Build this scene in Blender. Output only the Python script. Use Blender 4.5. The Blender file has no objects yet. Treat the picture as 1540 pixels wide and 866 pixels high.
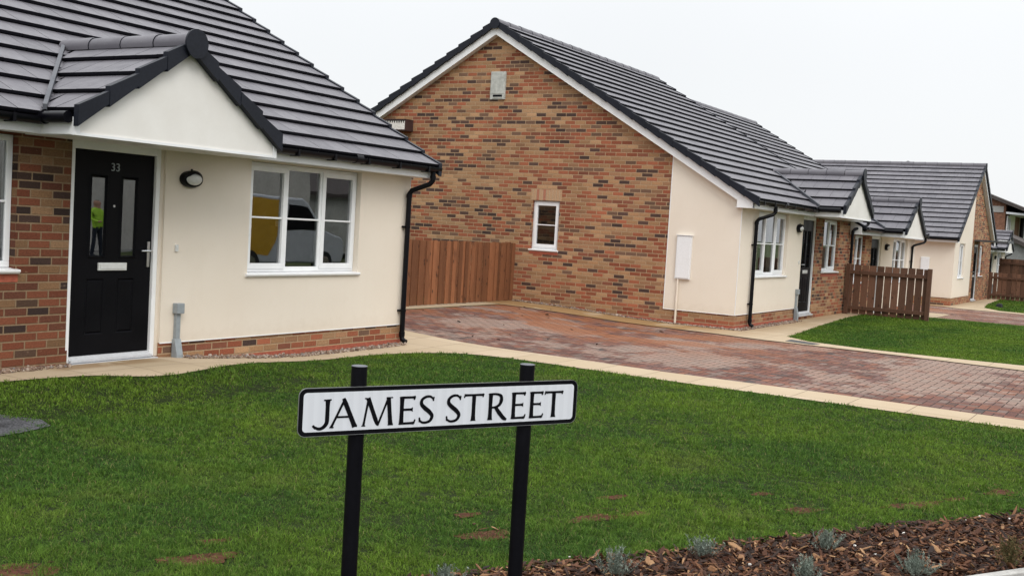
import bpy, bmesh, math, random
import numpy as np
from mathutils import Vector, Matrix, geometry
random.seed(7); RNG = np.random.default_rng(11)
R = math.radians
sc = bpy.context.scene; COL = sc.collection

# ------------------------------------------------------------------ camera, sky, sun, exposure
cam = bpy.data.cameras.new('camera'); camo = bpy.data.objects.new('camera', cam); COL.objects.link(camo)
cam.sensor_width = 36; cam.lens = 38.874; cam.clip_start = .05; cam.clip_end = 3000
_p, _r, _y = R(3.3183), R(3.4194), R(30.66)
_f = np.array([0, math.cos(_p), -math.sin(_p)]); _u = np.array([0, math.sin(_p), math.cos(_p)]); _x = np.array([1., 0, 0])
_rt = math.cos(_r)*_x + math.sin(_r)*_u; _up = -math.sin(_r)*_x + math.cos(_r)*_u
_B = np.array([[math.sin(_y), math.cos(_y), 0], [-math.cos(_y), math.sin(_y), 0], [0, 0, 1]])
a, b, c = _B@_rt, _B@_up, -(_B@_f)
camo.matrix_world = Matrix([[a[0], b[0], c[0], 0], [a[1], b[1], c[1], 0], [a[2], b[2], c[2], 1.675], [0, 0, 0, 1]])
sc.camera = camo
SUN_EL, SUN_AZ = R(46), R(232)     # direction towards the sun: azimuth measured from +X, anticlockwise
w = bpy.data.worlds.new('World'); sc.world = w; w.use_nodes = True
nt = w.node_tree; nt.nodes.clear()
def wn(t, **k):
    n = nt.nodes.new(t)
    for q, v in k.items(): setattr(n, q, v)
    return n
sky = wn('ShaderNodeTexSky', sky_type='NISHITA'); sky.sun_disc = False; sky.sun_elevation = SUN_EL; sky.sun_rotation = R(90)-SUN_AZ
sky.air_density = 1.0; sky.dust_density = 3
tc = wn('ShaderNodeTexCoord'); sx = wn('ShaderNodeSeparateXYZ'); nt.links.new(tc.outputs['Generated'], sx.inputs[0])
mr = wn('ShaderNodeMapRange'); nt.links.new(sx.outputs['Z'], mr.inputs['Value'])
mr.interpolation_type = 'SMOOTHSTEP'; mr.inputs['From Min'].default_value = .12; mr.inputs['From Max'].default_value = .95; mr.inputs['To Min'].default_value = 8.95; mr.inputs['To Max'].default_value = 21.5
cl = wn('ShaderNodeTexNoise'); cl.inputs['Scale'].default_value = 1.6; cl.inputs['Detail'].default_value = 4; nt.links.new(tc.outputs['Generated'], cl.inputs['Vector'])
cm = wn('ShaderNodeMapRange'); nt.links.new(cl.outputs['Fac'], cm.inputs['Value'])
cm.inputs['From Min'].default_value = .3; cm.inputs['From Max'].default_value = .7; cm.inputs['To Min'].default_value = .97; cm.inputs['To Max'].default_value = 1.03
mm = wn('ShaderNodeMath', operation='MULTIPLY'); nt.links.new(mr.outputs[0], mm.inputs[0]); nt.links.new(cm.outputs[0], mm.inputs[1])
cc = wn('ShaderNodeCombineXYZ')
for i, k in enumerate((.985, 1.0, 1.012)):
    q = wn('ShaderNodeMath', operation='MULTIPLY'); nt.links.new(mm.outputs[0], q.inputs[0]); q.inputs[1].default_value = k; nt.links.new(q.outputs[0], cc.inputs[i])
sk = wn('ShaderNodeVectorMath', operation='SCALE'); sk.inputs['Scale'].default_value = .12; nt.links.new(sky.outputs[0], sk.inputs[0])
ad = wn('ShaderNodeVectorMath', operation='ADD'); nt.links.new(sk.outputs[0], ad.inputs[0]); nt.links.new(cc.outputs[0], ad.inputs[1])
bg = wn('ShaderNodeBackground'); bg.inputs['Strength'].default_value = .1; nt.links.new(ad.outputs[0], bg.inputs[0])
wo = wn('ShaderNodeOutputWorld'); nt.links.new(bg.outputs[0], wo.inputs[0])
sl = bpy.data.lights.new('sun', 'SUN'); sl.energy = 1.3; sl.angle = R(25); sl.color = (1, .96, .9)
so = bpy.data.objects.new('sun', sl); COL.objects.link(so)
sd = Vector((math.cos(SUN_AZ)*math.cos(SUN_EL), math.sin(SUN_AZ)*math.cos(SUN_EL), math.sin(SUN_EL)))
so.rotation_euler = sd.to_track_quat('Z', 'Y').to_euler()
vs = sc.view_settings; vs.view_transform = 'Standard'; vs.look = 'None'; vs.exposure = 0.0; vs.gamma = 1; vs.use_curve_mapping = False

# ------------------------------------------------------------------ node helper
class NT:
    def __init__(s, name):
        s.m = bpy.data.materials.new(name); s.m.use_nodes = True; s.t = s.m.node_tree; s.t.nodes.clear()
        s.o = s.t.nodes.new('ShaderNodeOutputMaterial')
    def n(s, t, ins=None, **k):
        n = s.t.nodes.new(t)
        for q, v in k.items(): setattr(n, q, v)
        for q, v in (ins or {}).items(): s.set(n.inputs[q], v)
        return n
    def set(s, i, v):
        if isinstance(v, bpy.types.NodeSocket): s.t.links.new(v, i)
        elif v is not None:
            if hasattr(i, 'default_value'):
                try: i.default_value = v
                except Exception: i.default_value = (*v, 1)
    def M(s, op, a, b=None, c=None):
        n = s.t.nodes.new('ShaderNodeMath'); n.operation = op
        s.set(n.inputs[0], a)
        if b is not None: s.set(n.inputs[1], b)
        if c is not None: s.set(n.inputs[2], c)
        return n.outputs[0]
    def noise(s, vec, scale, detail=3, rough=.55, dist=0):
        return s.n('ShaderNodeTexNoise', {'Vector': vec, 'Scale': scale, 'Detail': detail, 'Roughness': rough, 'Distortion': dist}).outputs['Fac']
    def ramp(s, f, pts, interp='LINEAR'):
        n = s.n('ShaderNodeValToRGB', {'Fac': f}); r = n.color_ramp; r.interpolation = interp
        while len(r.elements) < len(pts): r.elements.new(.5)
        for e, (p, c) in zip(r.elements, pts):
            e.position = p; e.color = (*c, 1) if not isinstance(c, (int, float)) else (c, c, c, 1)
        return n.outputs[0]
    def mix(s, f, a, b, mode='MIX'):
        n = s.t.nodes.new('ShaderNodeMix'); n.data_type = 'RGBA'; n.blend_type = mode; n.clamp_factor = True
        s.set(n.inputs[0], f); s.set(n.inputs[6], a); s.set(n.inputs[7], b); return n.outputs[2]
    def rng(s, v, a, b, c=0., d=1., smooth=False):
        n = s.n('ShaderNodeMapRange', {'Value': v, 'From Min': a, 'From Max': b, 'To Min': c, 'To Max': d})
        if smooth: n.interpolation_type = 'SMOOTHSTEP'
        return n.outputs[0]
    def xyz(s, v):
        n = s.n('ShaderNodeSeparateXYZ', {0: v}); return n.outputs[0], n.outputs[1], n.outputs[2]
    def comb(s, a, b, c=0.):
        return s.n('ShaderNodeCombineXYZ', {0: a, 1: b, 2: c}).outputs[0]
    def white(s, a, b, c=0.):
        return s.n('ShaderNodeTexWhiteNoise', {'Vector': s.comb(a, b, c)}, noise_dimensions='3D').outputs['Value']
    def pos(s): return s.n('ShaderNodeNewGeometry').outputs['Position']
    def isl(s): return s.n('ShaderNodeNewGeometry').outputs['Random Per Island']
    def obj(s): return s.n('ShaderNodeTexCoord').outputs['Object']
    def uv(s): return s.n('ShaderNodeTexCoord').outputs['UV']
    def bump(s, h, dist=.005, strength=1., nrm=None):
        n = s.n('ShaderNodeBump', {'Height': h, 'Distance': dist, 'Strength': strength})
        if nrm is not None: s.set(n.inputs['Normal'], nrm)
        return n.outputs[0]
    def bsdf(s, col, rough=.6, bump=None, spec=.5, metal=0., **k):
        n = s.n('ShaderNodeBsdfPrincipled', {'Base Color': col, 'Roughness': rough, 'Metallic': metal, 'Specular IOR Level': spec})
        for q, v in k.items(): s.set(n.inputs[q.replace('_', ' ')], v)
        if bump is not None: s.set(n.inputs['Normal'], bump)
        s.t.links.new(n.outputs[0], s.o.inputs[0]); return n
MT = {}
def simple(name, col, rough=.5, spec=.5, nscale=40, namp=.15, bumpd=.0005, metal=0.):
    s = NT(name); v = s.obj(); f = s.noise(v, nscale, 4)
    g = s.noise(v, 3, 3)
    k = s.M('MULTIPLY', s.rng(f, .3, .7, 1-namp, 1+namp), s.rng(g, .3, .7, 1-namp*.6, 1+namp*.6))
    col3 = s.n('ShaderNodeVectorMath', {0: col, 'Scale': k}, operation='SCALE').outputs[0]
    s.bsdf(col3, s.rng(g, .3, .7, rough*.85, rough*1.15), s.bump(f, bumpd) if bumpd else None, spec, metal)
    MT[name] = s.m; return s.m

def brick_mat(name, tan=.42, red=.38, dark=.12, shade=0.):
    s = NT(name); x, z, _ = s.xyz(s.uv())
    row = s.M('FLOOR', s.M('DIVIDE', z, .075)); off = s.M('MULTIPLY', s.M('MODULO', s.M('ABSOLUTE', row), 2.), .5)
    wob = s.M('MULTIPLY', s.M('SUBTRACT', s.white(row, 3.3, 1.), .5), .12)
    uu = s.M('ADD', s.M('ADD', s.M('DIVIDE', x, .225), off), wob); col = s.M('FLOOR', uu)
    fu = s.M('FRACT', uu); fv = s.M('FRACT', s.M('DIVIDE', z, .075))
    nz = s.noise(s.comb(x, z), 28, 3)
    jit = s.M('MULTIPLY', s.M('SUBTRACT', nz, .5), .05)
    e1 = s.M('SUBTRACT', s.M('MINIMUM', fu, s.M('SUBTRACT', 1., fu)), s.M('ADD', .024, s.M('MULTIPLY', jit, .35)))
    e2 = s.M('SUBTRACT', s.M('MINIMUM', fv, s.M('SUBTRACT', 1., fv)), s.M('ADD', .072, jit))
    m = s.M('MULTIPLY', s.rng(e1, 0, .014), s.rng(e2, 0, .04))
    r1 = s.white(col, row, 0.); r2 = s.white(s.M('FLOOR', s.M('DIVIDE', s.M('ADD', col, row), 3.)), row, 5.); pick = s.white(col, row, 9.)
    rr = s.M('ADD', s.M('MULTIPLY', r1, s.M('GREATER_THAN', pick, .42)), s.M('MULTIPLY', r2, s.M('LESS_THAN', pick, .42)))
    d = dark
    bc = s.ramp(rr, [(0, (.385, .215, .110)), (tan*.45, (.425, .250, .135)), (tan*.75, (.335, .180, .098)), (tan, (.345, .115, .060)), (tan+red*.45, (.285, .088, .046)),
                     (tan+red*.8, (.240, .088, .052)), (tan+red, (.175, .100, .066)), (1-d, (.098, .056, .044)), (1-d*.4, (.074, .045, .038))], 'CONSTANT')
    if shade: bc = s.n('ShaderNodeVectorMath', {0: bc, 'Scale': 1-shade}, operation='SCALE').outputs[0]  # scales the brick colour darker to stand for shade
    v1 = s.M('MULTIPLY', s.rng(s.white(col, row, 2.), 0, 1, .70, 1.02), s.rng(s.noise(s.comb(x, z), .8, 4), .35, .65, .9, 1.1))
    v2 = s.rng(s.noise(s.comb(x, s.M('MULTIPLY', z, 1.6)), 55, 4), .25, .75, .68, 1.3)
    bc = s.n('ShaderNodeVectorMath', {0: bc, 'Scale': s.M('MULTIPLY', v1, v2)}, operation='SCALE').outputs[0]
    # pale lime smears and chips
    sm = s.rng(s.noise(s.comb(x, s.M('MULTIPLY', z, 2.5)), 9, 5, .7), .63, .74, 0, .45)
    bc = s.mix(sm, bc, (.5, .36, .24))
    mo = s.ramp(s.noise(s.comb(x, z), 20, 4), [(.3, (.33, .215, .125)), (.7, (.44, .31, .19))])
    if shade: mo = s.n('ShaderNodeVectorMath', {0: mo, 'Scale': .60}, operation='SCALE').outputs[0]
    c = s.mix(m, mo, bc)
    hh = s.M('ADD', m, s.M('MULTIPLY', s.noise(s.comb(x, z), 90, 4), .35))
    s.bsdf(c, .88, s.bump(hh, .006, .9), .25); MT[name] = s.m
brick_mat('brick')
brick_mat('brick_red_shaded', .14, .60, .20, .46)  # redder brick mix, with the porch shade put into its colour
brick_mat('brick_plinth', .38, .55, .05)
s = NT('red_brick'); v = s.uv(); s.bsdf(s.ramp(s.noise(v, 25, 5), [(.3, (.26, .06, .035)), (.7, (.42, .11, .06))]), .85, s.bump(s.noise(v, 60), .003)); MT['red_brick'] = s.m
def soldier_mat():
    s = NT('soldier_brick'); x, z, _ = s.xyz(s.uv()); uu = s.M('DIVIDE', x, .075); c = s.M('FLOOR', uu); f = s.M('FRACT', uu)
    m = s.rng(s.M('MINIMUM', f, s.M('SUBTRACT', 1., f)), .07, .11)
    bc = s.ramp(s.white(c, 1., 0.), [(0, (.42, .26, .15)), (.5, (.36, .15, .09)), (.75, (.12, .075, .065))], 'CONSTANT')
    bc = s.n('ShaderNodeVectorMath', {0: bc, 'Scale': s.rng(s.noise(s.uv(), 50, 4), .3, .7, .75, 1.25)}, operation='SCALE').outputs[0]
    s.bsdf(s.mix(m, (.44, .32, .21), bc), .88, s.bump(m, .005)); MT['soldier_brick'] = s.m
soldier_mat()
def render_mat():
    s = NT('cream_render'); v = s.uv(); x, z, _ = s.xyz(v)
    big = s.noise(v, .9, 4); st = s.noise(s.comb(s.M('MULTIPLY', x, 5.), s.M('MULTIPLY', z, .5)), 1.5, 4)
    fine = s.noise(v, 130, 4, .7)
    c = s.mix(s.rng(big, .3, .7), (.765, .685, .585), (.805, .735, .64))
    c = s.mix(s.rng(st, .55, .8, 0, .14), c, (.66, .58, .48))
    c = s.mix(s.rng(fine, .3, .7, 0, .34), c, (.62, .54, .44)); c = s.mix(s.rng(s.noise(v, 3.5, 5, .7), .55, .75, 0, .16), c, (.64, .55, .44))
    low = s.rng(s.M('ADD', z, s.M('MULTIPLY', s.noise(v, 9, 5, .7), .35)), .38, .60, .30, 0)
    c = s.mix(low, c, (.55, .46, .35))
    s.bsdf(c, .92, s.bump(s.M('ADD', fine, s.noise(v, 900, 2)), .0022, .8), .2); MT['cream_render'] = s.m
    s = NT('white_render'); v = s.uv(); fine = s.noise(v, 260, 3)
    c = s.mix(s.rng(s.noise(v, 2.5, 5, .6), .35, .7), (.74, .72, .68), (.80, .785, .75)); c = s.mix(s.rng(fine, .3, .7, 0, .12), c, (.62, .59, .54))
    s.bsdf(c, .9, s.bump(fine, .002, .8), .2); MT['white_render'] = s.m
render_mat()
simple('upvc', (.80, .81, .82), .32, .5, 6, .025, 0)
simple('upvc_grey', (.60, .62, .64), .4, .5, 6, .05, 0)
simple('black_plastic', (.004, .004, .006), .32, .16, 30, .2, 0)
simple('black_paint', (.0035, .0035, .005), .42, .10, 60, .2, .0003)
simple('grey_plastic', (.26, .29, .31), .45, .5, 30, .08, 0)
simple('grey_light', (.50, .51, .53), .35, .6, 30, .08, 0)
simple('cap_grey', (.10, .105, .12), .5, .4, 30, .08, 0)
simple('steel', (.55, .56, .57), .3, .5, 30, .08, 0, 1.)
simple('lead', (.055, .058, .064), .5, .4, 30, .2, .001)
simple('valley_grey', (.062, .066, .078), .5, .4, 30, .2, .001)
simple('dark_stone', (.015, .015, .018), .8, .2, 30, .2, .001)
simple('vent_grey', (.42, .43, .40), .6, .4, 14, .2, .0005)
simple('dark_brown', (.05, .026, .024), .6, .4, 60, .25, .001)
simple('meter_white', (.78, .79, .80), .4, .4, 30, .03, .0003)
simple('curtain', (.52, .51, .47), .9, .2, 12, .12, 0)
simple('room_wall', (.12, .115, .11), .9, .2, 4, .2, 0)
simple('lens', (.62, .63, .62), .25, .5, 30, .06, 0)
simple('concrete', (.40, .39, .37), .85, .3, 40, .16, .002)
simple('white_stone', (.62, .60, .56), .8, .3, 40, .2, .002)
simple('tyre', (.02, .02, .02), .8, .3, 40, .2, 0)
simple('van_white', (.52, .55, .58), .25, .5, 4, .03, 0)
simple('van_yellow', (.60, .34, .03), .25, .5, 4, .03, 0)
simple('hi_vis', (.36, .62, .05), .7, .3, 20, .1, 0)
simple('navy_cloth', (.02, .025, .04), .9, .2, 40, .2, 0)
simple('skin', (.5, .28, .2), .5, .4, 40, .08, 0)
simple('hair', (.04, .025, .018), .6, .3, 40, .2, 0)
simple('tile_edge', (.008, .008, .012), .6, .12, 60, .3, .001)  # black tile noses, with the shadow beneath them put into the colour
simple('verge_black', (.011, .013, .020), .5, .22, 40, .2, .0005)
simple('tarmac', (.070, .070, .075), .95, .15, 75, .7, .010)
simple('far_brown_brick', (.20, .10, .065), .9, .2, 9, .35, .003)
simple('opposite_render', (.56, .54, .50), .9, .2, 9, .1, .003)
simple('far_tile', (.065, .055, .052), .7, .2, 20, .3, .01)
simple('garage_roof', (.22, .225, .225), .9, .2, 20, .2, .004)
def tile_mat():
    s = NT('roof_tile'); v = s.obj(); r = s.isl()
    c = s.mix(r, (.100, .096, .111), (.140, .134, .151))
    c = s.mix(s.rng(s.noise(v, 5, 5, .65), .5, .75, 0, .45), c, (.165, .159, .172))
    c = s.mix(s.rng(s.noise(v, 130, 3), .35, .7, 0, .4), c, (.080, .076, .088))
    c = s.mix(s.rng(s.noise(v, 23, 3), .71, .76, 0, .5), c, (.30, .30, .29))
    s.bsdf(c, s.rng(s.noise(v, 9, 3), .3, .7, .42, .6), s.bump(s.noise(v, 160, 3), .0012), .45); MT['roof_tile'] = s.m
tile_mat()
def glass_mat():
    s = NT('window_glass')
    lw = s.n('ShaderNodeLayerWeight', {'Blend': .35})
    f = s.rng(lw.outputs['Fresnel'], 0, 1, .19, .95)
    gl = s.n('ShaderNodeBsdfGlossy', {'Color': (.95, .97, 1.0), 'Roughness': .0, 'Normal': s.bump(s.noise(s.obj(), 1.1, 2), .0016)})
    tr = s.n('ShaderNodeBsdfTransparent', {'Color': (.74, .80, .77)})
    mx = s.n('ShaderNodeMixShader', {0: f, 1: tr.outputs[0], 2: gl.outputs[0]}); s.t.links.new(mx.outputs[0], s.o.inputs[0]); MT['window_glass'] = s.m
glass_mat()
def wood_mat(name, a, b, k):
    s = NT(name); r = s.isl(); x, z, _ = s.xyz(s.uv())
    xo = s.M('ADD', x, s.M('MULTIPLY', r, 40.)); zo = s.M('ADD', z, s.M('MULTIPLY', r, 17.))
    gr = s.noise(s.comb(s.M('MULTIPLY', xo, 26.), s.M('MULTIPLY', zo, 1.4)), 3, 5, .6, 1.2)
    c = s.mix(s.rng(gr, .3, .7), a, b)
    c = s.n('ShaderNodeVectorMath', {0: c, 'Scale': s.rng(r, 0, 1, .58, 1.28)}, operation='SCALE').outputs[0]
    kn = s.n('ShaderNodeTexVoronoi', {'Vector': s.comb(s.M('MULTIPLY', xo, 1.7), zo), 'Scale': 4.2, 'Randomness': 1.}).outputs['Distance']
    c = s.mix(s.rng(kn, .06, .20, .95, 0), c, k)
    c = s.mix(s.rng(s.noise(s.comb(xo, s.M('MULTIPLY', zo, .4)), 5, 4), .58, .75, 0, .55), c, k)
    s.bsdf(c, .75, s.bump(gr, .0018), .3); MT[name] = s.m
wood_mat('fence_wood', (.17, .066, .030), (.29, .122, .055), (.05, .020, .011))
wood_mat('picket_wood', (.105, .050, .030), (.165, .083, .052), (.028, .014, .009))
def slab_mat():
    s = NT('buff_slabs'); x, y, z = s.xyz(s.pos())
    def joints(a, per, off, w0, w1):
        f = s.M('FRACT', s.M('DIVIDE', s.M('ADD', a, off), per)); return s.rng(s.M('MULTIPLY', s.M('MINIMUM', f, s.M('SUBTRACT', 1., f)), per), w0, w1)
    m = s.M('MINIMUM', joints(x, .6, .13, .002, .006), joints(y, .6, .2, .002, .006))
    r = s.white(s.M('FLOOR', s.M('DIVIDE', s.M('ADD', x, .13), .6)), s.M('FLOOR', s.M('DIVIDE', s.M('ADD', y, .2), .6)))
    p = s.comb(x, y)
    c = s.mix(r, (.40, .315, .210), (.47, .375, .265))
    c = s.mix(s.rng(s.noise(p, 1.6, 5, .6), .4, .75, 0, .6), c, (.385, .295, .19))
    c = s.mix(s.rng(s.noise(p, 70, 3), .4, .7, 0, .3), c, (.27, .20, .13))
    # ochre, damp mud beside the gable wall and at the step
    sx_ = s.M('MULTIPLY', s.rng(x, 17.9, 18.3), s.rng(y, 5.9, 7.4)); st = s.M('MULTIPLY', sx_, s.rng(s.noise(p, 1.1, 5, .6), .33, .46))
    c = s.mix(s.M('MULTIPLY', st, .85), c, (.25, .135, .042))
    st2 = s.M('MULTIPLY', s.M('MULTIPLY', s.rng(x, 7.7, 7.45), s.rng(x, 6.3, 6.5)), s.M('MULTIPLY', s.rng(y, 8.35, 8.45), s.rng(s.noise(p, 3., 4), .45, .52)))
    c = s.mix(s.M('MULTIPLY', st2, .65), c, (.22, .13, .055))
    c = s.mix(m, (.20, .15, .10), c)
    s.bsdf(c, .85, s.bump(s.M('ADD', m, s.M('MULTIPLY', s.noise(p, 60, 4), .4)), .004), .3); MT['buff_slabs'] = s.m
slab_mat()
def paver_mat():
    s = NT('block_paving'); x, y, z = s.xyz(s.pos()); p = s.comb(x, y); c_ = .105
    a = s.M('DIVIDE', x, c_); b = s.M('DIVIDE', y, c_)
    i = s.M('FLOOR', a); j = s.M('FLOOR', b); fi = s.M('FRACT', a); fj = s.M('FRACT', b)
    k = s.M('FLOORED_MODULO', s.M('SUBTRACT', i, j), 4.)
    eq = lambda q: s.M('COMPARE', k, float(q), .1)
    k0, k1, k2, k3 = eq(0), eq(1), eq(2), eq(3)
    L = s.M('ADD', fi, k1); Rr = s.M('ADD', s.M('SUBTRACT', 1., fi), k0); D = s.M('ADD', fj, k2); U = s.M('ADD', s.M('SUBTRACT', 1., fj), k3)
    e = s.M('MINIMUM', s.M('MINIMUM', L, Rr), s.M('MINIMUM', D, U)); m = s.rng(e, .03, .075)
    idi = s.M('SUBTRACT', i, k1); idj = s.M('ADD', s.M('ADD', j, k3), s.M('MULTIPLY', s.M('ADD', k2, k3), .5))
    r = s.white(idi, idj, 0.)
    col = s.ramp(r, [(0, (.125, .060, .048)), (.22, (.165, .074, .055)), (.42, (.145, .082, .070)), (.62, (.19, .086, .058)), (.76, (.165, .115, .098)), (.91, (.11, .066, .055)), (.98, (.070, .058, .055))], 'CONSTANT')
    col = s.n('ShaderNodeVectorMath', {0: col, 'Scale': s.M('MULTIPLY', s.rng(s.white(idi, idj, 3.), 0, 1, .8, 1.2), s.rng(s.noise(p, 45, 4), .3, .7, .75, 1.25))}, operation='SCALE').outputs[0]
    du = s.rng(s.noise(p, .6, 7, .7), .495, .535); col = s.mix(s.M('MULTIPLY', du, .6), col, (.32, .24, .195))
    mz = s.M('MULTIPLY', s.rng(y, 3.6, 6.5), s.rng(x, 13.8, 15.8))
    mud = s.M('MULTIPLY', mz, s.rng(s.noise(s.comb(s.M('MULTIPLY', x, 1.3), s.M('MULTIPLY', y, .45)), .85, 6, .66), .485, .515))
    col = s.mix(s.M('MULTIPLY', mud, .74), col, (.27, .098, .040))
    col = s.mix(m, (.050, .036, .030), col)
    s.bsdf(col, s.mix(mud, (.85, .85, .85), (.6, .6, .6)), s.bump(s.M('ADD', m, s.M('MULTIPLY', s.noise(p, 80, 3), .3)), .006), .15); MT['block_paving'] = s.m
paver_mat()
def grass_mats():
    s = NT('grass_blades'); p = s.pos(); r = s.isl()
    big = s.noise(p, .55, 4, .6); mid = s.noise(p, 2.4, 4, .6)
    g = s.mix(s.rng(big, .40, .60), (.056, .122, .020), (.112, .190, .022))
    tuft = s.noise(p, 11, 4, .65); g = s.n('ShaderNodeVectorMath', {0: g, 'Scale': s.rng(tuft, .32, .68, .74, 1.34)}, operation='SCALE').outputs[0]
    g = s.mix(s.rng(mid, .52, .72, 0, .65), g, (.042, .098, .026))
    g = s.n('ShaderNodeVectorMath', {0: g, 'Scale': s.rng(r, 0, 1, .6, 1.45)}, operation='SCALE').outputs[0]
    g = s.mix(s.rng(r, .75, 1, 0, .6), g, (.185, .250, .045))
    g = s.mix(s.rng(r, .965, .97), g, (.21, .20, .08))
    g = s.mix(s.rng(s.noise(p, 1.1, 3), .60, .72, 0, .35), g, (.13, .15, .05))
    n = s.bsdf(g, .7, None, .10); 
    tl = s.n('ShaderNodeBsdfTranslucent', {'Color': g}); mx = s.n('ShaderNodeMixShader', {0: .3, 1: n.outputs[0], 2: tl.outputs[0]}); s.t.links.new(mx.outputs[0], s.o.inputs[0])
    MT['grass_blades'] = s.m
    s = NT('lawn_soil'); p = s.pos()
    c = s.mix(s.rng(s.noise(p, 60, 4), .3, .7), (.012, .020, .006), (.026, .036, .010)); s.bsdf(c, .95, s.bump(s.noise(p, 120, 3), .01), .1); MT['lawn_soil'] = s.m
    s = NT('bare_soil'); p = s.pos()
    c = s.mix(s.rng(s.noise(p, 40, 5, .7), .3, .7), (.050, .018, .011), (.135, .055, .033)); s.bsdf(c, .95, s.bump(s.noise(p, 70, 4), .02), .15); MT['bare_soil'] = s.m
    s = NT('bark'); r = s.isl(); p = s.pos()
    c = s.ramp(r, [(0, (.014, .008, .006)), (.32, (.032, .015, .009)), (.56, (.068, .028, .015)), (.78, (.118, .049, .023)), (.91, (.19, .090, .042)), (.975, (.34, .20, .10))])
    c = s.n('ShaderNodeVectorMath', {0: c, 'Scale': s.rng(s.noise(p, 160, 4, .7), .3, .7, .6, 1.35)}, operation='SCALE').outputs[0]
    s.bsdf(c, .8, s.bump(s.noise(p, 220, 3), .002), .3); MT['bark'] = s.m
    s = NT('lavender_leaf'); r = s.isl(); s.bsdf(s.mix(r, (.12, .155, .125), (.27, .31, .265)), .8, None, .2); MT['lavender_leaf'] = s.m
    s = NT('brown_leaf'); r = s.isl(); s.bsdf(s.mix(r, (.05, .075, .025), (.20, .12, .06)), .8, None, .2); MT['brown_leaf'] = s.m
    s = NT('gravel'); r = s.isl(); s.bsdf(s.ramp(r, [(0, (.14, .09, .07)), (.3, (.20, .135, .10)), (.6, (.28, .20, .15)), (.88, (.45, .38, .32)), (.95, (.2, .18, .18))]), .85, None, .3); MT['gravel'] = s.m
    s = NT('earth'); p = s.pos(); s.bsdf(s.mix(s.rng(s.noise(p, .4, 5), .35, .65), (.05, .075, .025), (.09, .10, .045)), .95, None, .1); MT['earth'] = s.m
grass_mats()
def sign_white():
    s = NT('reflective_white'); x, z, _ = s.xyz(s.uv())
    a = s.M('FRACT', s.M('MULTIPLY', s.M('ADD', x, z), 170.)); b = s.M('FRACT', s.M('MULTIPLY', s.M('SUBTRACT', x, z), 170.))
    h = s.M('MULTIPLY', s.M('GREATER_THAN', a, .25), s.M('GREATER_THAN', b, .25))
    band = s.rng(s.M('FRACT', s.M('MULTIPLY', x, 26.)), .35, .6)
    c = s.mix(s.M('MULTIPLY', s.M('SUBTRACT', 1., h), s.rng(band, 0, 1, .22, .5)), (.64, .665, .70), (.42, .44, .47))
    s.bsdf(c, .35, None, .5); MT['reflective_white'] = s.m
sign_white()

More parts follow.
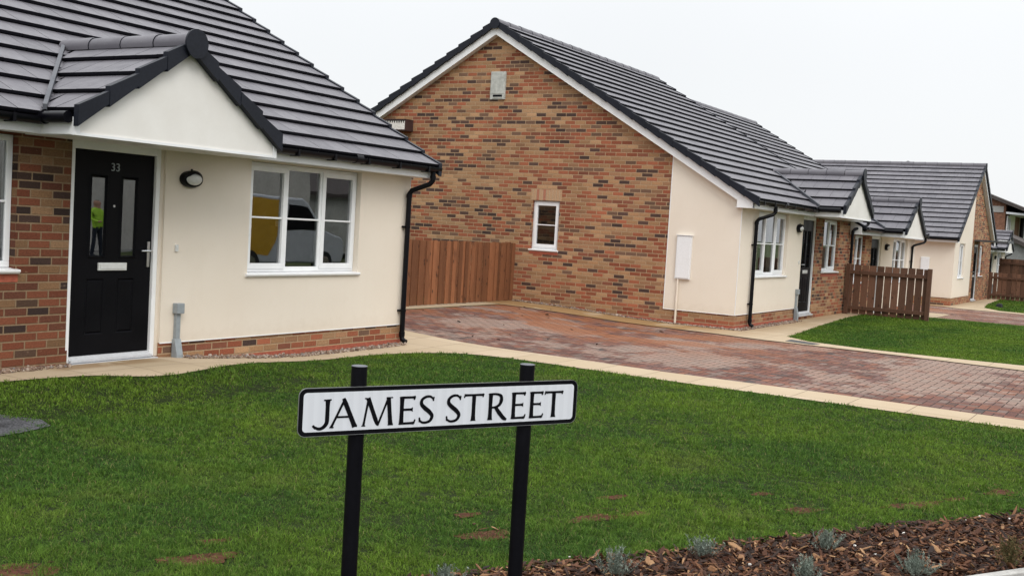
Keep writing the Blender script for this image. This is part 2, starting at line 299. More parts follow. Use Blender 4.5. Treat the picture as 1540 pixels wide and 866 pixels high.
# ------------------------------------------------------------------ mesh builder
class MB:
    def __init__(s, m=1): s.v = []; s.f = []; s.mi = []; s.m = m
    def face(s, pts, mat=0):
        n = len(s.v); s.v += [(p[0]*s.m, p[1], p[2]) for p in pts]
        idx = list(range(n, n+len(pts)))
        s.f.append(idx if s.m > 0 else idx[::-1]); s.mi.append(mat)
    def hexa(s, p, mat=0):   # p: 4 bottom (ccw from above) + 4 top ; shared verts -> one island
        n = len(s.v); s.v += [(q[0]*s.m, q[1], q[2]) for q in p]
        for k in ((3, 2, 1, 0), (4, 5, 6, 7), (0, 1, 5, 4), (1, 2, 6, 5), (2, 3, 7, 6), (3, 0, 4, 7)):
            ids = [n+i for i in k]; s.f.append(ids if s.m > 0 else ids[::-1]); s.mi.append(mat)
    def box(s, x0, x1, y0, y1, z0, z1, mat=0):
        s.hexa([(x0, y0, z0), (x1, y0, z0), (x1, y1, z0), (x0, y1, z0), (x0, y0, z1), (x1, y0, z1), (x1, y1, z1), (x0, y1, z1)], mat)
    def prism(s, poly, axis, a, b, mat=0):
        """poly 2D ccw; axis 'x': (y,z) ; 'y': (x,z) ; 'z': (x,y)"""
        def P(q, t): return (t, q[0], q[1]) if axis == 'x' else ((q[0], t, q[1]) if axis == 'y' else (q[0], q[1], t))
        n = len(s.v); k = len(poly)
        s.v += [tuple([P(q, a)[0]*s.m, *P(q, a)[1:]]) for q in poly] + [tuple([P(q, b)[0]*s.m, *P(q, b)[1:]]) for q in poly]
        flip = (axis == 'y') != (s.m < 0)
        def add(ids): s.f.append(ids[::-1] if flip else ids); s.mi.append(mat)
        if b < a: flip = not flip
        add([n+i for i in range(k)][::-1]); add([n+k+i for i in range(k)])
        for i in range(k): j = (i+1) % k; add([n+i, n+j, n+k+j, n+k+i])
    def tube(s, pts, r, seg=12, mat=0, caps=True, closed_ring=False):
        pts = [Vector(p) for p in pts]; rs = r if isinstance(r, (list, tuple)) else [r]*len(pts)
        n0 = len(s.v); ref = None
        for i, p in enumerate(pts):
            t = ((pts[min(i+1, len(pts)-1)]-p).normalized() + (p-pts[max(i-1, 0)]).normalized()).normalized() if 0 < i < len(pts)-1 else (pts[min(i+1, len(pts)-1)]-pts[max(i-1, 0)]).normalized()
            if ref is None: ref = Vector((0, 0, 1)) if abs(t.z) < .9 else Vector((1, 0, 0))
            a = t.cross(ref).normalized(); b = a.cross(t).normalized(); ref = b
            for q in range(seg):
                an = 2*math.pi*q/seg; d = a*math.cos(an)+b*math.sin(an); pp = p+d*rs[i]; s.v.append((pp.x*s.m, pp.y, pp.z))
        for i in range(len(pts)-1):
            for q in range(seg):
                w_ = (q+1) % seg; ids = [n0+i*seg+q, n0+i*seg+w_, n0+(i+1)*seg+w_, n0+(i+1)*seg+q]
                s.f.append(ids if s.m < 0 else ids[::-1]); s.mi.append(mat)
        if caps:
            s.f.append([n0+q for q in range(seg)]); s.mi.append(mat)
            s.f.append([n0+(len(pts)-1)*seg+q for q in range(seg)][::-1]); s.mi.append(mat)
    def build(s, name, mats, parent=None, smooth=False, bevel=0, loc=None, fixn=False):
        me = bpy.data.meshes.new(name); me.from_pydata(s.v, [], s.f); me.update()
        if isinstance(mats, str): mats = [mats]
        for m in mats: me.materials.append(MT[m])
        me.polygons.foreach_set('material_index', s.mi)
        if fixn:
            bm = bmesh.new(); bm.from_mesh(me); bmesh.ops.recalc_face_normals(bm, faces=bm.faces); bm.to_mesh(me); bm.free()
        uvl = me.uv_layers.new(name='UVMap')
        uvs = np.empty((len(me.loops), 2), 'f'); V = np.array(s.v)
        for p in me.polygons:
            nx, ny, nz = p.normal
            ax = (0, 1) if abs(nz) > .75 else ((0, 2) if abs(ny) > abs(nx) else (1, 2))
            for li in p.loop_indices: vv = V[me.loops[li].vertex_index]; uvs[li] = (vv[ax[0]], vv[ax[1]])
        uvl.data.foreach_set('uv', uvs.ravel())
        if smooth:
            me.polygons.foreach_set('use_smooth', [True]*len(me.polygons))
        o = bpy.data.objects.new(name, me); COL.objects.link(o)
        if parent: o.parent = parent
        if loc: o.location = loc
        if smooth:
            try:
                me.set_sharp_from_angle(angle=R(38))
            except Exception: pass
        if bevel:
            b = o.modifiers.new('bevel', 'BEVEL'); b.width = bevel; b.segments = 2; b.limit_method = 'ANGLE'; b.angle_limit = R(40)
        return o
def tag(o, label=None, cat=None, group=None, kind=None):
    if label: o['label'] = label
    if cat: o['category'] = cat
    if group: o['group'] = group
    if kind: o['kind'] = kind
    return o
def empty(name, loc=(0, 0, 0), rz=0):
    o = bpy.data.objects.new(name, None); COL.objects.link(o); o.location = loc; o.rotation_euler = (0, 0, rz); o.empty_display_size = .2; return o

# ------------------------------------------------------------------ ground
def S(t): t = np.clip(t, 0, 1); return t*t*(3-2*t)
def H(u, v):
    u = np.asarray(u, float); v = np.asarray(v, float)
    return (.13*S((9.9-u)/2.6)*S((v-7.0)/1.1) + .13*S((v-7.6)/3.7)*S((u-11)/1.6)*S((24-u)/3) - .27*S((u-26.8)/7.5)
            + .012*np.sin(u*1.1+.4)*np.sin(v*.9)*S((v-2)/3)*0)
def in_poly(pts, poly):
    x, y = pts[:, 0], pts[:, 1]; ins = np.zeros(len(pts), bool); n = len(poly)
    for i in range(n):
        x0, y0 = poly[i]; x1, y1 = poly[(i+1) % n]
        c = ((y0 > y) != (y1 > y)) & (x < (x1-x0)*(y-y0)/((y1-y0) or 1e-9)+x0); ins ^= c
    return ins
def sheet(name, poly, dz, mat, res=.4, label=None, thick=0):
    P = np.array(poly, float); lo, hi = P.min(0), P.max(0)
    gx, gy = np.meshgrid(np.arange(lo[0]+res/2, hi[0], res), np.arange(lo[1]+res/2, hi[1], res)); G = np.c_[gx.ravel(), gy.ravel()]
    G = G[in_poly(G, P)]
    bd = []
    for i in range(len(P)):
        a_, b_ = P[i], P[(i+1) % len(P)]; k = max(1, int(np.hypot(*(b_-a_))/res))
        for t in range(k): bd.append(a_+(b_-a_)*t/k)
    allp = [Vector(q) for q in bd]+[Vector(q) for q in G]; ed = [(i, (i+1) % len(bd)) for i in range(len(bd))]
    vs_, es_, fs_, *_ = geometry.delaunay_2d_cdt(allp, ed, [], 1, 1e-5)
    vv = [(q.x, q.y, float(H(q.x, q.y))+dz) for q in vs_]
    mb = MB(); mb.v = vv; mb.f = [list(f) for f in fs_]; mb.mi = [0]*len(mb.f)
    if thick:
        nb = len(bd); n0 = len(mb.v); mb.v += [(vv[i][0], vv[i][1], vv[i][2]-thick) for i in range(nb)]
        for i in range(nb): j = (i+1) % nb; mb.f.append([i, n0+i, n0+j, j]); mb.mi.append(0)
    o = mb.build(name, mat, smooth=False)
    tag(o, kind='structure'); return o
# world ground sheet out to the horizon
xs = [-400, -150, -60, -20]+list(np.arange(-10, 60, 2.))+[70, 90, 130, 250, 600]
ys = [-500, -200, -80, -30]+list(np.arange(-16, 26, 2.))+[35, 60, 120, 300, 600]
mb = MB()
for x in xs:
    for y in ys: mb.v.append((x, y, float(H(x, y))-.09))
for i in range(len(xs)-1):
    for j in range(len(ys)-1):
        k = i*len(ys)+j; mb.f.append([k, k+len(ys), k+len(ys)+1, k+1]); mb.mi.append(0)
tag(mb.build('ground', 'earth'), kind='structure')
nN = np.array([.513, .858]); dD = np.array([.858, -.513])
def nd(n, t): return tuple(nN*n+dD*t)
lawn1 = [nd(4.61, -6), nd(4.61, 0), nd(4.60, 3), nd(4.62, 6), (11.62, -1.57), (11.62, 1.0), (11.68, 3), (11.72, 5), (11.84, 6.6), (11.82, 7.4), (11.5, 7.86), (10.75, 8.16), (9.6, 8.22), (8.7, 8.16),
         (8.1, 8.0), (7.55, 7.84), (7.05, 7.78), (6.7, 7.88), (6.45, 8.05), (6.0, 8.15), (5.3, 8.2), (3, 8.25), (-2.5, 8.3)]
def chaikin(P, k=2):
    for _ in range(k):
        Q = [P[0]]
        for a_, b_ in zip(P[:-1], P[1:]): Q += [(a_[0]*.75+b_[0]*.25, a_[1]*.75+b_[1]*.25), (a_[0]*.25+b_[0]*.75, a_[1]*.25+b_[1]*.75)]
        P = Q+[P[-1]]
    return P
lawn1 = lawn1[:5]+chaikin(lawn1[5:])
drive1 = [(12.25, -3), (12.25, 1.1), (12.4, 3.1), (12.42, 5.1), (12.62, 7), (12.72, 8.3), (12.85, 9.6), (12.95, 11.1), (18.2, 11.0), (18.4, 9.2), (18.4, 7.8), (18.2, 6.7), (17.93, 5.7), (17.88, 4.8), (17.78, 3.5), (17.52, 1.7), (17.45, -3)]
slabA = [(-2.5, 8.72), (11.9, 8.72), (11.9, 11.5), (12.95, 11.5), (12.95, 11.1), (12.85, 9.6), (12.72, 8.3), (12.62, 7), (12.42, 5.1), (12.4, 3.1), (12.25, 1.1), (12.25, -3), (11.62, -3)] + lawn1[4:]
lawn2 = [(18.3, -3), (18.3, 1.8), (18.22, 3.1), (18.26, 4.1), (18.5, 5.1), (19.0, 5.62), (22.2, 5.95), (25.9, 6.26), (27.6, 6.3), (29.8, 5.8), (31.0, 5.0), (31.3, 4.0), (31.5, -3)]
slabB = [(17.45, -3), (17.52, 1.7), (17.78, 3.5), (17.88, 4.8), (17.93, 5.7), (18.15, 6.7), (18.27, 7.8), (18.25, 9.2), (18.1, 11.0), (12.95, 11.1), (12.95, 11.5), (19.3, 11.5), (19.3, 6.75), (35.1, 6.75), (35.1, 12), (35.6, 12), (35.5, 5.6), (33.2, 5.6), (32.2, 4.8), (32.2, -3)] + lawn2[::-1]
drive2 = [(32.2, -3), (32.2, 4.8), (33.2, 5.6), (35.5, 5.6), (35.6, 13), (40.2, 13), (40.2, 6.6), (39.6, 6.0), (39.3, 4.0), (39.3, -3)]
lawn3 = [(39.9, -3), (39.9, 3.2), (40.3, 4.8), (41.6, 5.45), (44, 5.7), (50.4, 6.0), (50.4, -3)]
slabC = [(39.3, -3), (39.3, 4.0), (39.6, 6.0), (40.2, 6.6), (40.2, 13), (41.05, 13), (41.05, 6.6), (50.4, 6.6)] + lawn3[::-1][1:][::-1][::-1][:0] + [(50.4, 6.0), (44, 5.7), (41.6, 5.45), (40.3, 4.8), (39.9, 3.2), (39.9, -3)]
sheet('path', slabA, 0, 'buff_slabs', .35)
sheet('path', slabB, 0, 'buff_slabs', .6)
sheet('path', slabC, 0, 'buff_slabs', 1.)
sheet('driveway', drive1, -.012, 'block_paving', .5)
sheet('driveway', drive2, -.012, 'block_paving', 1.2)
sheet('lawn', lawn1, -.009, 'lawn_soil', .4)
sheet('lawn', lawn2, -.009, 'lawn_soil', .8)
sheet('lawn', lawn3, -.009, 'lawn_soil', 1.5)
bed = [nd(3.775, -6), nd(3.775, 6.5), nd(3.775, 9.8), (11.62, -1.57), nd(4.62, 6), nd(4.60, 3), nd(4.61, 0), nd(4.61, -6)]
sheet('soil', bed, -.012, 'bare_soil', .3)
mb = MB()
kp = [nd(3.775, -6), nd(3.775, 9.8), nd(3.715, 9.8), nd(3.715, -6)]
mb.prism([kp[3], kp[2], kp[1], kp[0]], 'z', -.15, .012)
tag(mb.build('kerb', 'concrete', bevel=.006), kind='structure')
sheet('pavement', [nd(2.0, -8), nd(2.0, 12), nd(3.715, 12), nd(3.715, -8)], -.012, 'tarmac', .8)
sheet('road', [nd(-9, -30), nd(-9, 60), nd(1.8, 60), nd(1.8, -30)], -.085+.0, 'tarmac', 5)
kk = [nd(1.87, -30), nd(1.87, 60), nd(2.0, 60), nd(2.0, -30)]; mb = MB(); mb.prism([nd(1.87, -30), nd(1.87, 60), nd(2.0, 60), nd(2.0, -30)][::1], 'z', -.2, .0)
tag(mb.build('kerb', 'concrete', fixn=True), kind='structure')
# tarmac patch let into the lawn
sheet('tarmac_patch', [(4.55, 7.55), (5.05, 7.42), (5.28, 7.15), (5.2, 6.93), (4.95, 6.86), (4.7, 6.84), (4.2, 6.95), (3.9, 7.3), (4.1, 7.6)], .003, 'tarmac', .15)
# drain cover in the slab strip
mb = MB()
q = [(18.5, 5.42), (18.26, 4.86), (17.98, 4.9), (18.12, 5.40)]
hz = float(H(18.3, 5.1))
mb.prism(q[::-1] if False else [(18.5, 5.42), (18.12, 5.40), (17.98, 4.9), (18.26, 4.86)], 'z', hz-.05, hz+.004)
o = mb.build('drain_cover', 'lead', fixn=True); tag(o, 'flat dark grey drain cover set in the pale slab edging by the second lawn', 'drain cover')

# ------------------------------------------------------------------ roofs
T0 = .049
def tile_courses(mb, O, A, Sv, N, length, n, g, width=.295, clipf=None, lastg=None):
    """saw-tooth courses of separate tiles; O eave corner, A along eave, Sv up slope, N normal. mat0 top, mat1 edge"""
    O, A, Sv, N = Vector(O), Vector(A), Vector(Sv), Vector(N)
    for k in range(n):
        s0 = k*g; s1 = (k+1)*g if not (k == n-1 and lastg) else s0+lastg
        off = (k % 2)*width/2; x = -off
        while x < length:
            a0, a1 = max(x, 0), min(x+width, length); x += width
            if a1-a0 < .02: continue
            a1g = a1-.004; lift = random.uniform(-.0012, .0012); T = T0+lift
            def P(a_, s_, h_): return O+A*a_+Sv*s_+N*h_
            c00 = c01 = a1g
            if clipf is not None:
                e0, e1 = clipf(s0), clipf(s1)
                if a0 >= max(e0, e1): continue
                c00, c01 = min(a1g, e0), min(a1g, e1)
                if c00 < a0: c00 = a0
                if c01 < a0: c01 = a0
            tl = .008+lift*.5
            p = [P(a0, s0, T), P(c00, s0, T), P(c01, s1, tl), P(a0, s1, tl), P(a0, s0, T-.031), P(c00, s0, T-.031), P(c00, s0+.022, T-.031), P(a0, s0+.022, T-.031), P(c00, s0+.022, -.01), P(a0, s0+.022, -.01)]
            n0 = len(mb.v); mb.v += [(q.x*mb.m, q.y, q.z) for q in p]
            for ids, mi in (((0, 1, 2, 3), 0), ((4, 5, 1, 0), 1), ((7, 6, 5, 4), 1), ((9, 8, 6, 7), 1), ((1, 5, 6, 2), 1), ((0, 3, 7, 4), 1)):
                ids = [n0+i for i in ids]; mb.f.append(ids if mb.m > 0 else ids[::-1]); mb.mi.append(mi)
def ridge_tiles(mb, p0, p1, r=.115, seg_len=.45, cap0=True, cap1=True, mat=0, depth=.5):
    p0, p1 = Vector(p0), Vector(p1); L = (p1-p0).length; t = (p1-p0)/L; side = t.cross(Vector((0, 0, 1))).normalized(); up = Vector((0, 0, 1))
    k = max(1, round(L/seg_len)); ang = [R(a_) for a_ in range(-20, 201, 20)]
    for i in range(k):
        a_, b_ = p0+t*(L*i/k), p0+t*(L*(i+1)/k-.006); r0, r1 = r+.004, r-.003; n0 = len(mb.v); dz = random.uniform(-.002, .002)
        for pp, rr in ((a_, r0), (b_, r1)):
            for an in ang:
                q = pp+side*math.cos(an)*rr+up*(math.sin(an)*rr*.95+dz); mb.v.append((q.x*mb.m, q.y, q.z))
        m_ = len(ang)
        for j in range(m_-1): mb.f.append([n0+j, n0+j+1, n0+m_+j+1, n0+m_+j]); mb.mi.append(mat)
        mb.f.append([n0+j for j in range(m_)]); mb.mi.append(1); mb.f.append([n0+m_+j for j in range(m_)][::-1]); mb.mi.append(1)
def disc_cap(mb, c, axis, r, th=.02, mat=1):
    c = Vector(c); ax = Vector(axis); mb.tube([c, c+ax*th], r, 24, mat)

# ------------------------------------------------------------------ windows and doors
def frame_rect(mb, x0, x1, z0, z1, w, y0, y1, mat=0):
    mb.box(x0, x1, y0, y1, z0, z0+w, mat); mb.box(x0, x1, y0, y1, z1-w, z1, mat)
    mb.box(x0, x0+w, y0, y1, z0+w, z1-w, mat); mb.box(x1-w, x1, y0, y1, z0+w, z1-w, mat)
def window(parent, m, x0, x1, z0, z1, y=.07, lights=3, sash=(0, 2), sill=True, bar=True, curtain=False, handle=True, side=None):
    """opening x0..x1,z0..z1 in a wall facing -y; y = depth of the frame face. side: builds in the x=const wall"""
    def mk(): return MB(m)
    w = .055
    f = mk(); frame_rect(f, x0+.004, x1-.004, z0+.045, z1-.004, w, y, y+.065)
    n = lights; inx0, inx1 = x0+w, x1-w; cw = (inx1-inx0)/n
    edges = [inx0+cw*i for i in range(n+1)]
    for i in range(1, n): f.box(edges[i]-.027, edges[i]+.027, y+.001, y+.064, z0+.045+w, z1-w-.004)
    win = f.build('window', 'upvc', parent, bevel=.004)
    zb, zt = z0+.045+w, z1-w-.004
    gl = mk()
    for i in range(n):
        a_, b_ = edges[i]+(.027 if i else 0), edges[i+1]-(.027 if i < n-1 else 0)
        if i in sash:
            s_ = mk(); frame_rect(s_, a_-.022, b_+.022, zb-.022, zt+.022, .062, y-.014, y+.045)
            ga, gb, g0, g1 = a_+.04, b_-.04, zb+.04, zt-.04
            if bar: s_.box(ga, gb, y-.002, y+.03, (g0+g1)/2-.010, (g0+g1)/2+.010)
            s_.build('sash', 'upvc', win, bevel=.004)
        else:
            ga, gb, g0, g1 = a_, b_, zb, zt
            if bar: f2 = mk(); f2.box(ga, gb, y+.004, y+.036, (g0+g1)/2-.010, (g0+g1)/2+.010); f2.build('glazing_bar', 'upvc', win, bevel=.003)
        gl.face([(ga, y+.020, g0), (gb, y+.020, g0), (gb, y+.020, g1), (ga, y+.020, g1)])
    gl.build('pane', 'window_glass', win)
    if handle:
        for i in sash:
            hx = edges[i+1]-.06 if i == 0 else edges[i]+.05
            h_ = mk(); h_.box(hx-.012, hx+.012, y+.07, y+.095, (zb+zt)/2-.09, (zb+zt)/2-.03); h_.build('handle', 'upvc', win)
    if sill:
        s_ = mk(); s_.prism([(-.035, z0+.012), (-.035, z0+.030), (y+.06, z0+.046), (y+.06, z0-.004), (-.02, z0-.006)][::-1], 'x', x0-.03, x1+.03); s_.build('sill', 'upvc', win, bevel=.003, fixn=True)
    if curtain:
        for a_, b_ in ((x0+.05, x0+.05+curtain), (x1-.05-curtain, x1-.05)):
            cu = mk(); k = 22
            pts = [(a_+(b_-a_)*i/k, y+.22+.028*math.sin(i*1.9)+.01*math.sin(i*.7), 0) for i in range(k+1)]
            for i in range(k):
                p, q = pts[i], pts[i+1]; cu.face([(p[0], p[1], z0+.02), (q[0], q[1], z0+.02), (q[0], q[1], z1), (p[0], p[1], z1)])
            cu.build('curtain', 'curtain', win)
    return win
def glyph_strokes(): pass
def door(parent, m, x0, x1, z0, z1, number=None):
    """frame outer x0..x1, z0..z1"""
    y = .055; x0 += .040
    f = MB(m); w = .052
    f.box(x0, x0+w, y-.02, y+.06, z0, z1); f.box(x1-w, x1, y-.02, y+.06, z0, z1); f.box(x0+w, x1-w, y-.02, y+.06, z1-.075, z1)
    d = MB(m); a_, b_, c_, e_ = x0+w+.004, x1-w-.004, z0+.06, z1-.079
    W_ = b_-a_; Hh = e_-c_
    # panels: two tall glazed lights, two lower raised panels
    L = [(a_+W_*.20, a_+W_*.42), (a_+W_*.58, a_+W_*.80)]
    gz0, gz1 = c_+Hh*.475, c_+Hh*.885; pz0, pz1 = c_+Hh*.10, c_+Hh*.375
    xs_ = [a_, L[0][0], L[0][1], L[1][0], L[1][1], b_]; zs_ = [c_, pz0, pz1, gz0, gz1, e_]
    for i in range(5):
        for j in range(5):
            if i in (1, 3) and j in (1, 3): continue
            d.face([(xs_[i], y+.012, zs_[j]), (xs_[i+1], y+.012, zs_[j]), (xs_[i+1], y+.012, zs_[j+1]), (xs_[i], y+.012, zs_[j+1])])
    for (p, q) in L:
        # moulded rim of glazed light
        for (z_0, z_1, gl) in ((pz0, pz1, False), (gz0, gz1, True)):
            t = .028; o4 = [(p, z_0), (q, z_0), (q, z_1), (p, z_1)]; i4 = [(p+t, z_0+t), (q-t, z_0+t), (q-t, z_1-t), (p+t, z_1-t)]; m4 = [(p+t*.5, z_0+t*.5), (q-t*.5, z_0+t*.5), (q-t*.5, z_1-t*.5), (p+t*.5, z_1-t*.5)]
            yo = y+.012; ym = y-.004 if gl else y+.026; yi = y+.02 if gl else y+.014
            for k in range(4):
                l = (k+1) % 4
                d.face([(o4[k][0], yo, o4[k][1]), (o4[l][0], yo, o4[l][1]), (m4[l][0], ym, m4[l][1]), (m4[k][0], ym, m4[k][1])])
                d.face([(m4[k][0], ym, m4[k][1]), (m4[l][0], ym, m4[l][1]), (i4[l][0], yi, i4[l][1]), (i4[k][0], yi, i4[k][1])])
            if not gl: d.face([(i4[k][0], yi, i4[k][1]) for k in range(4)])
    do = d.build('door', 'black_paint', parent)
    f.build('door_frame', 'upvc', do, bevel=.004)
    g_ = MB(m)
    for (p, q) in L: g_.face([(p+.028, y+.0205, gz0+.028), (q-.028, y+.0205, gz0+.028), (q-.028, y+.0205, gz1-.028), (p+.028, y+.0205, gz1-.028)])
    g_.build('pane', 'window_glass', do)
    mb = MB(m); xm = (a_+b_)/2; lz = c_+Hh*.435
    mb.box(xm-.165, xm+.165, y-.008, y+.011, lz-.037, lz+.037); mb.box(xm-.145, xm+.145, y-.013, y-.0081, lz-.024, lz+.024)
    mb.build('letter_plate', 'lens', do, bevel=.003)
    mb = MB(m); hx = a_+.055 if m < 0 else b_-.055
    # leaf hinge away from the corner window: the handle sits beside the rendered bay
    hx = a_+.045
    hz_ = c_+Hh*.50
    mb.box(hx-.016, hx+.016, y-.004, y+.011, hz_-.13, hz_+.12); mb.tube([(hx, y-.004, hz_+.03), (hx, y-.05, hz_+.03), (hx+.02, y-.058, hz_+.03), (hx+.13, y-.058, hz_+.03)], .0095, 8)
    mb.build('handle', 'steel', do, smooth=True)
    mb = MB(m); mb.tube([(xm, y+.011, c_+Hh*.735), (xm, y+.004, c_+Hh*.735)], .012, 10); mb.build('door_viewer', 'steel', do)
    mb = MB(m); mb.prism([(y-.05, z0+.0), (y+.055, z0+.0), (y+.055, z0+.055), (y+.0, z0+.055), (y-.05, z0+.02)], 'x', x0+w, x1-w); mb.box(x0+.004, x1-.004, y-.095, y+.03, z0-.03, z0-.002); mb.box(x0+w, x1-w, y-.06, y-.04, z0+.004, z0+.026)
    mb.build('threshold', 'grey_light', do, bevel=.002, fixn=True)
    if number:
        cu = bpy.data.curves.new('door_number', 'FONT'); cu.body = number; cu.size = .108; cu.extrude = .003; cu.align_x = 'CENTER'; cu.space_character = 1.05
        ob = bpy.data.objects.new('door_number', cu); COL.objects.link(ob); dg = bpy.context.evaluated_depsgraph_get()
        me = bpy.data.meshes.new_from_object(ob.evaluated_get(dg)); bpy.data.objects.remove(ob)
        me.materials.append(MT['grey_plastic']); ob = bpy.data.objects.new('door_number', me); COL.objects.link(ob); ob.parent = do
        ob.rotation_euler = (R(90), 0, 0); ob.location = (xm*m, y+.006, gz1+.045)
    return do
def wall_lamp(parent, m, x, z, y=0):
    mb = MB(m); n = 20
    def ell(cx, cz, rx, rz, yy): return [(cx+rx*math.cos(2*math.pi*i/n), yy, cz+rz*math.sin(2*math.pi*i/n)) for i in range(n)]
    rings = [ell(x, z, .135, .085, y), ell(x, z, .138, .088, y-.035), ell(x, z, .125, .078, y-.065), ell(x, z, .105, .060, y-.072)]
    n0 = len(mb.v)
    for r_ in rings: mb.v += [(p[0]*m, p[1], p[2]) for p in r_]
    for k in range(len(rings)-1):
        for i in range(n): j = (i+1) % n; mb.f.append([n0+k*n+i, n0+k*n+j, n0+(k+1)*n+j, n0+(k+1)*n+i]); mb.mi.append(0)
    # eyelid hood over the upper half
    for k in range(6):
        a0, a1 = R(58*k/6), R(58*(k+1)/6)
        for i in range(n//2):
            def Q(i_, a_): t = math.pi*i_/(n/2); rr = 1-.0*a_; return (x+.128*math.cos(t)*math.cos(a_*.9), y-.06-.055*math.sin(a_)*(.35+.65*math.sin(t)), z+.088*math.sin(t)*math.cos(a_*.86)+.004)
            mb.face([Q(i, a0), Q(i+1, a0), Q(i+1, a1), Q(i, a1)])
    mb.tube([(x, y-.03, z+.085), (x, y-.03, z+.105)], .012, 8)
    o = mb.build('wall_lamp', 'black_plastic', parent, smooth=True, fixn=True)
    mb = MB(m); n0 = 0
    rr = [ell(x, z, .104, .060, y-.073), ell(x, z, .09, .05, y-.09), ell(x, z, .05, .028, y-.103)]
    for r_ in rr: mb.v += [(p[0]*m, p[1], p[2]) for p in r_]
    for k in range(2):
        for i in range(n): j = (i+1) % n; mb.f.append([k*n+i, k*n+j, (k+1)*n+j, (k+1)*n+i]); mb.mi.append(0)
    mb.f.append([2*n+i for i in range(n)]); mb.mi.append(0)
    mb.build('lens', 'lens', o, smooth=True, fixn=True)
def wall_rect(mb, x0, x1, z0, z1, ops, y=0., depth=.11, mat=0, axis='y'):
    xs_ = sorted({x0, x1, *[q for o_ in ops for q in o_[:2]]}); zs_ = sorted({z0, z1, *[q for o_ in ops for q in o_[2:]]})
    xs_ = [q for q in xs_ if x0 <= q <= x1]; zs_ = [q for q in zs_ if z0 <= q <= z1]
    P = (lambda a_, t, z: (a_, t, z)) if axis == 'y' else (lambda a_, t, z: (t, a_, z))
    for i in range(len(xs_)-1):
        for j in range(len(zs_)-1):
            cx, cz = (xs_[i]+xs_[i+1])/2, (zs_[j]+zs_[j+1])/2
            if any(o_[0] < cx < o_[1] and o_[2] < cz < o_[3] for o_ in ops): continue
            pts = [P(xs_[i], y, zs_[j]), P(xs_[i+1], y, zs_[j]), P(xs_[i+1], y, zs_[j+1]), P(xs_[i], y, zs_[j+1])]
            mb.face(pts if axis == 'y' else pts[::-1], mat)
    for (a_, b_, c_, d_) in ops:
        if b_ <= x0 or a_ >= x1: continue
        c2, d2 = max(c_, z0), min(d_, z1)
        for pts in ([P(a_, y, c2), P(a_, y+depth, c2), P(a_, y+depth, d2), P(a_, y, d2)], [P(b_, y+depth, c2), P(b_, y, c2), P(b_, y, d2), P(b_, y+depth, d2)],
                    [P(a_, y, d_), P(a_, y+depth, d_), P(b_, y+depth, d_), P(b_, y, d_)], [P(a_, y+depth, c_), P(a_, y, c_), P(b_, y, c_), P(b_, y+depth, c_)]):
            mb.face(pts, mat)

TAN = .589; YE, ZE, YR = -.36, 2.39, 5.36; D = 10.72
SL = math.hypot(1, TAN); SV = (1/SL, TAN/SL)
def ztop(y): return ZE+((y if y < D/2 else D-y)-YE)*TAN
def gutter(parent, m, x0, x1, y=-.318, z=2.338, brackets=True):
    mb = MB(m); r = .058
    hr = [(y+r*math.cos(math.pi+math.pi*i/12), z+r*math.sin(math.pi+math.pi*i/12)) for i in range(13)]
    mb.prism([(y+r, z+.008)]+hr[::-1]+[(y-r, z+.008)], 'x', x0, x1)
    x = x0+.3
    while brackets and x < x1:
        mb.box(x-.015, x+.015, y-.062, -.252, z-.066, z-.055); mb.box(x-.015, x+.015, y-.064, y-.056, z-.06, z+.012); x += .62
    for x in np.arange(x0+1.7, x1, 2.0):
        mb.tube([(x-.06, y, z-.004), (x+.06, y, z-.004)], .061, 16)
    return mb.build('gutter', 'black_plastic', parent, smooth=True, fixn=True)
def downpipe(parent, m, xt, xb, zb, yb=-.055, shoe=True, zbrk=(1.55, .45)):
    mb = MB(m); r = .034
    mb.tube([(xt, -.315, 2.30), (xt, -.315, 2.205), (xt, -.312, 2.17), (xt+(xb-xt)*.12, -.28, 2.125), (xt+(xb-xt)*.9, yb-.03, 2.03), (xb, yb, 1.98), (xb, yb, 1.93), (xb, yb, zb+.12)]
            + ([(xb, yb, zb+.10), (xb, yb-.015, zb+.065), (xb, yb-.07, zb+.04)] if shoe else [(xb, yb, zb)]), r, 14)
    for z, h in ((2.21, .05), (1.955, .05), (zb+.14, .06)): mb.tube([(xb if z < 2.1 else xt, yb if z < 2.1 else -.315, z-h/2), (xb if z < 2.1 else xt, yb if z < 2.1 else -.315, z+h/2)], r+.006, 14)
    for z in zbrk: mb.box(xb-.062, xb+.062, yb+.012, yb+.052, z-.012, z+.012); mb.tube([(xb, yb, z-.014), (xb, yb, z+.014)], r+.005, 14)
    return mb.build('downpipe', 'black_plastic', parent, smooth=True, fixn=True)

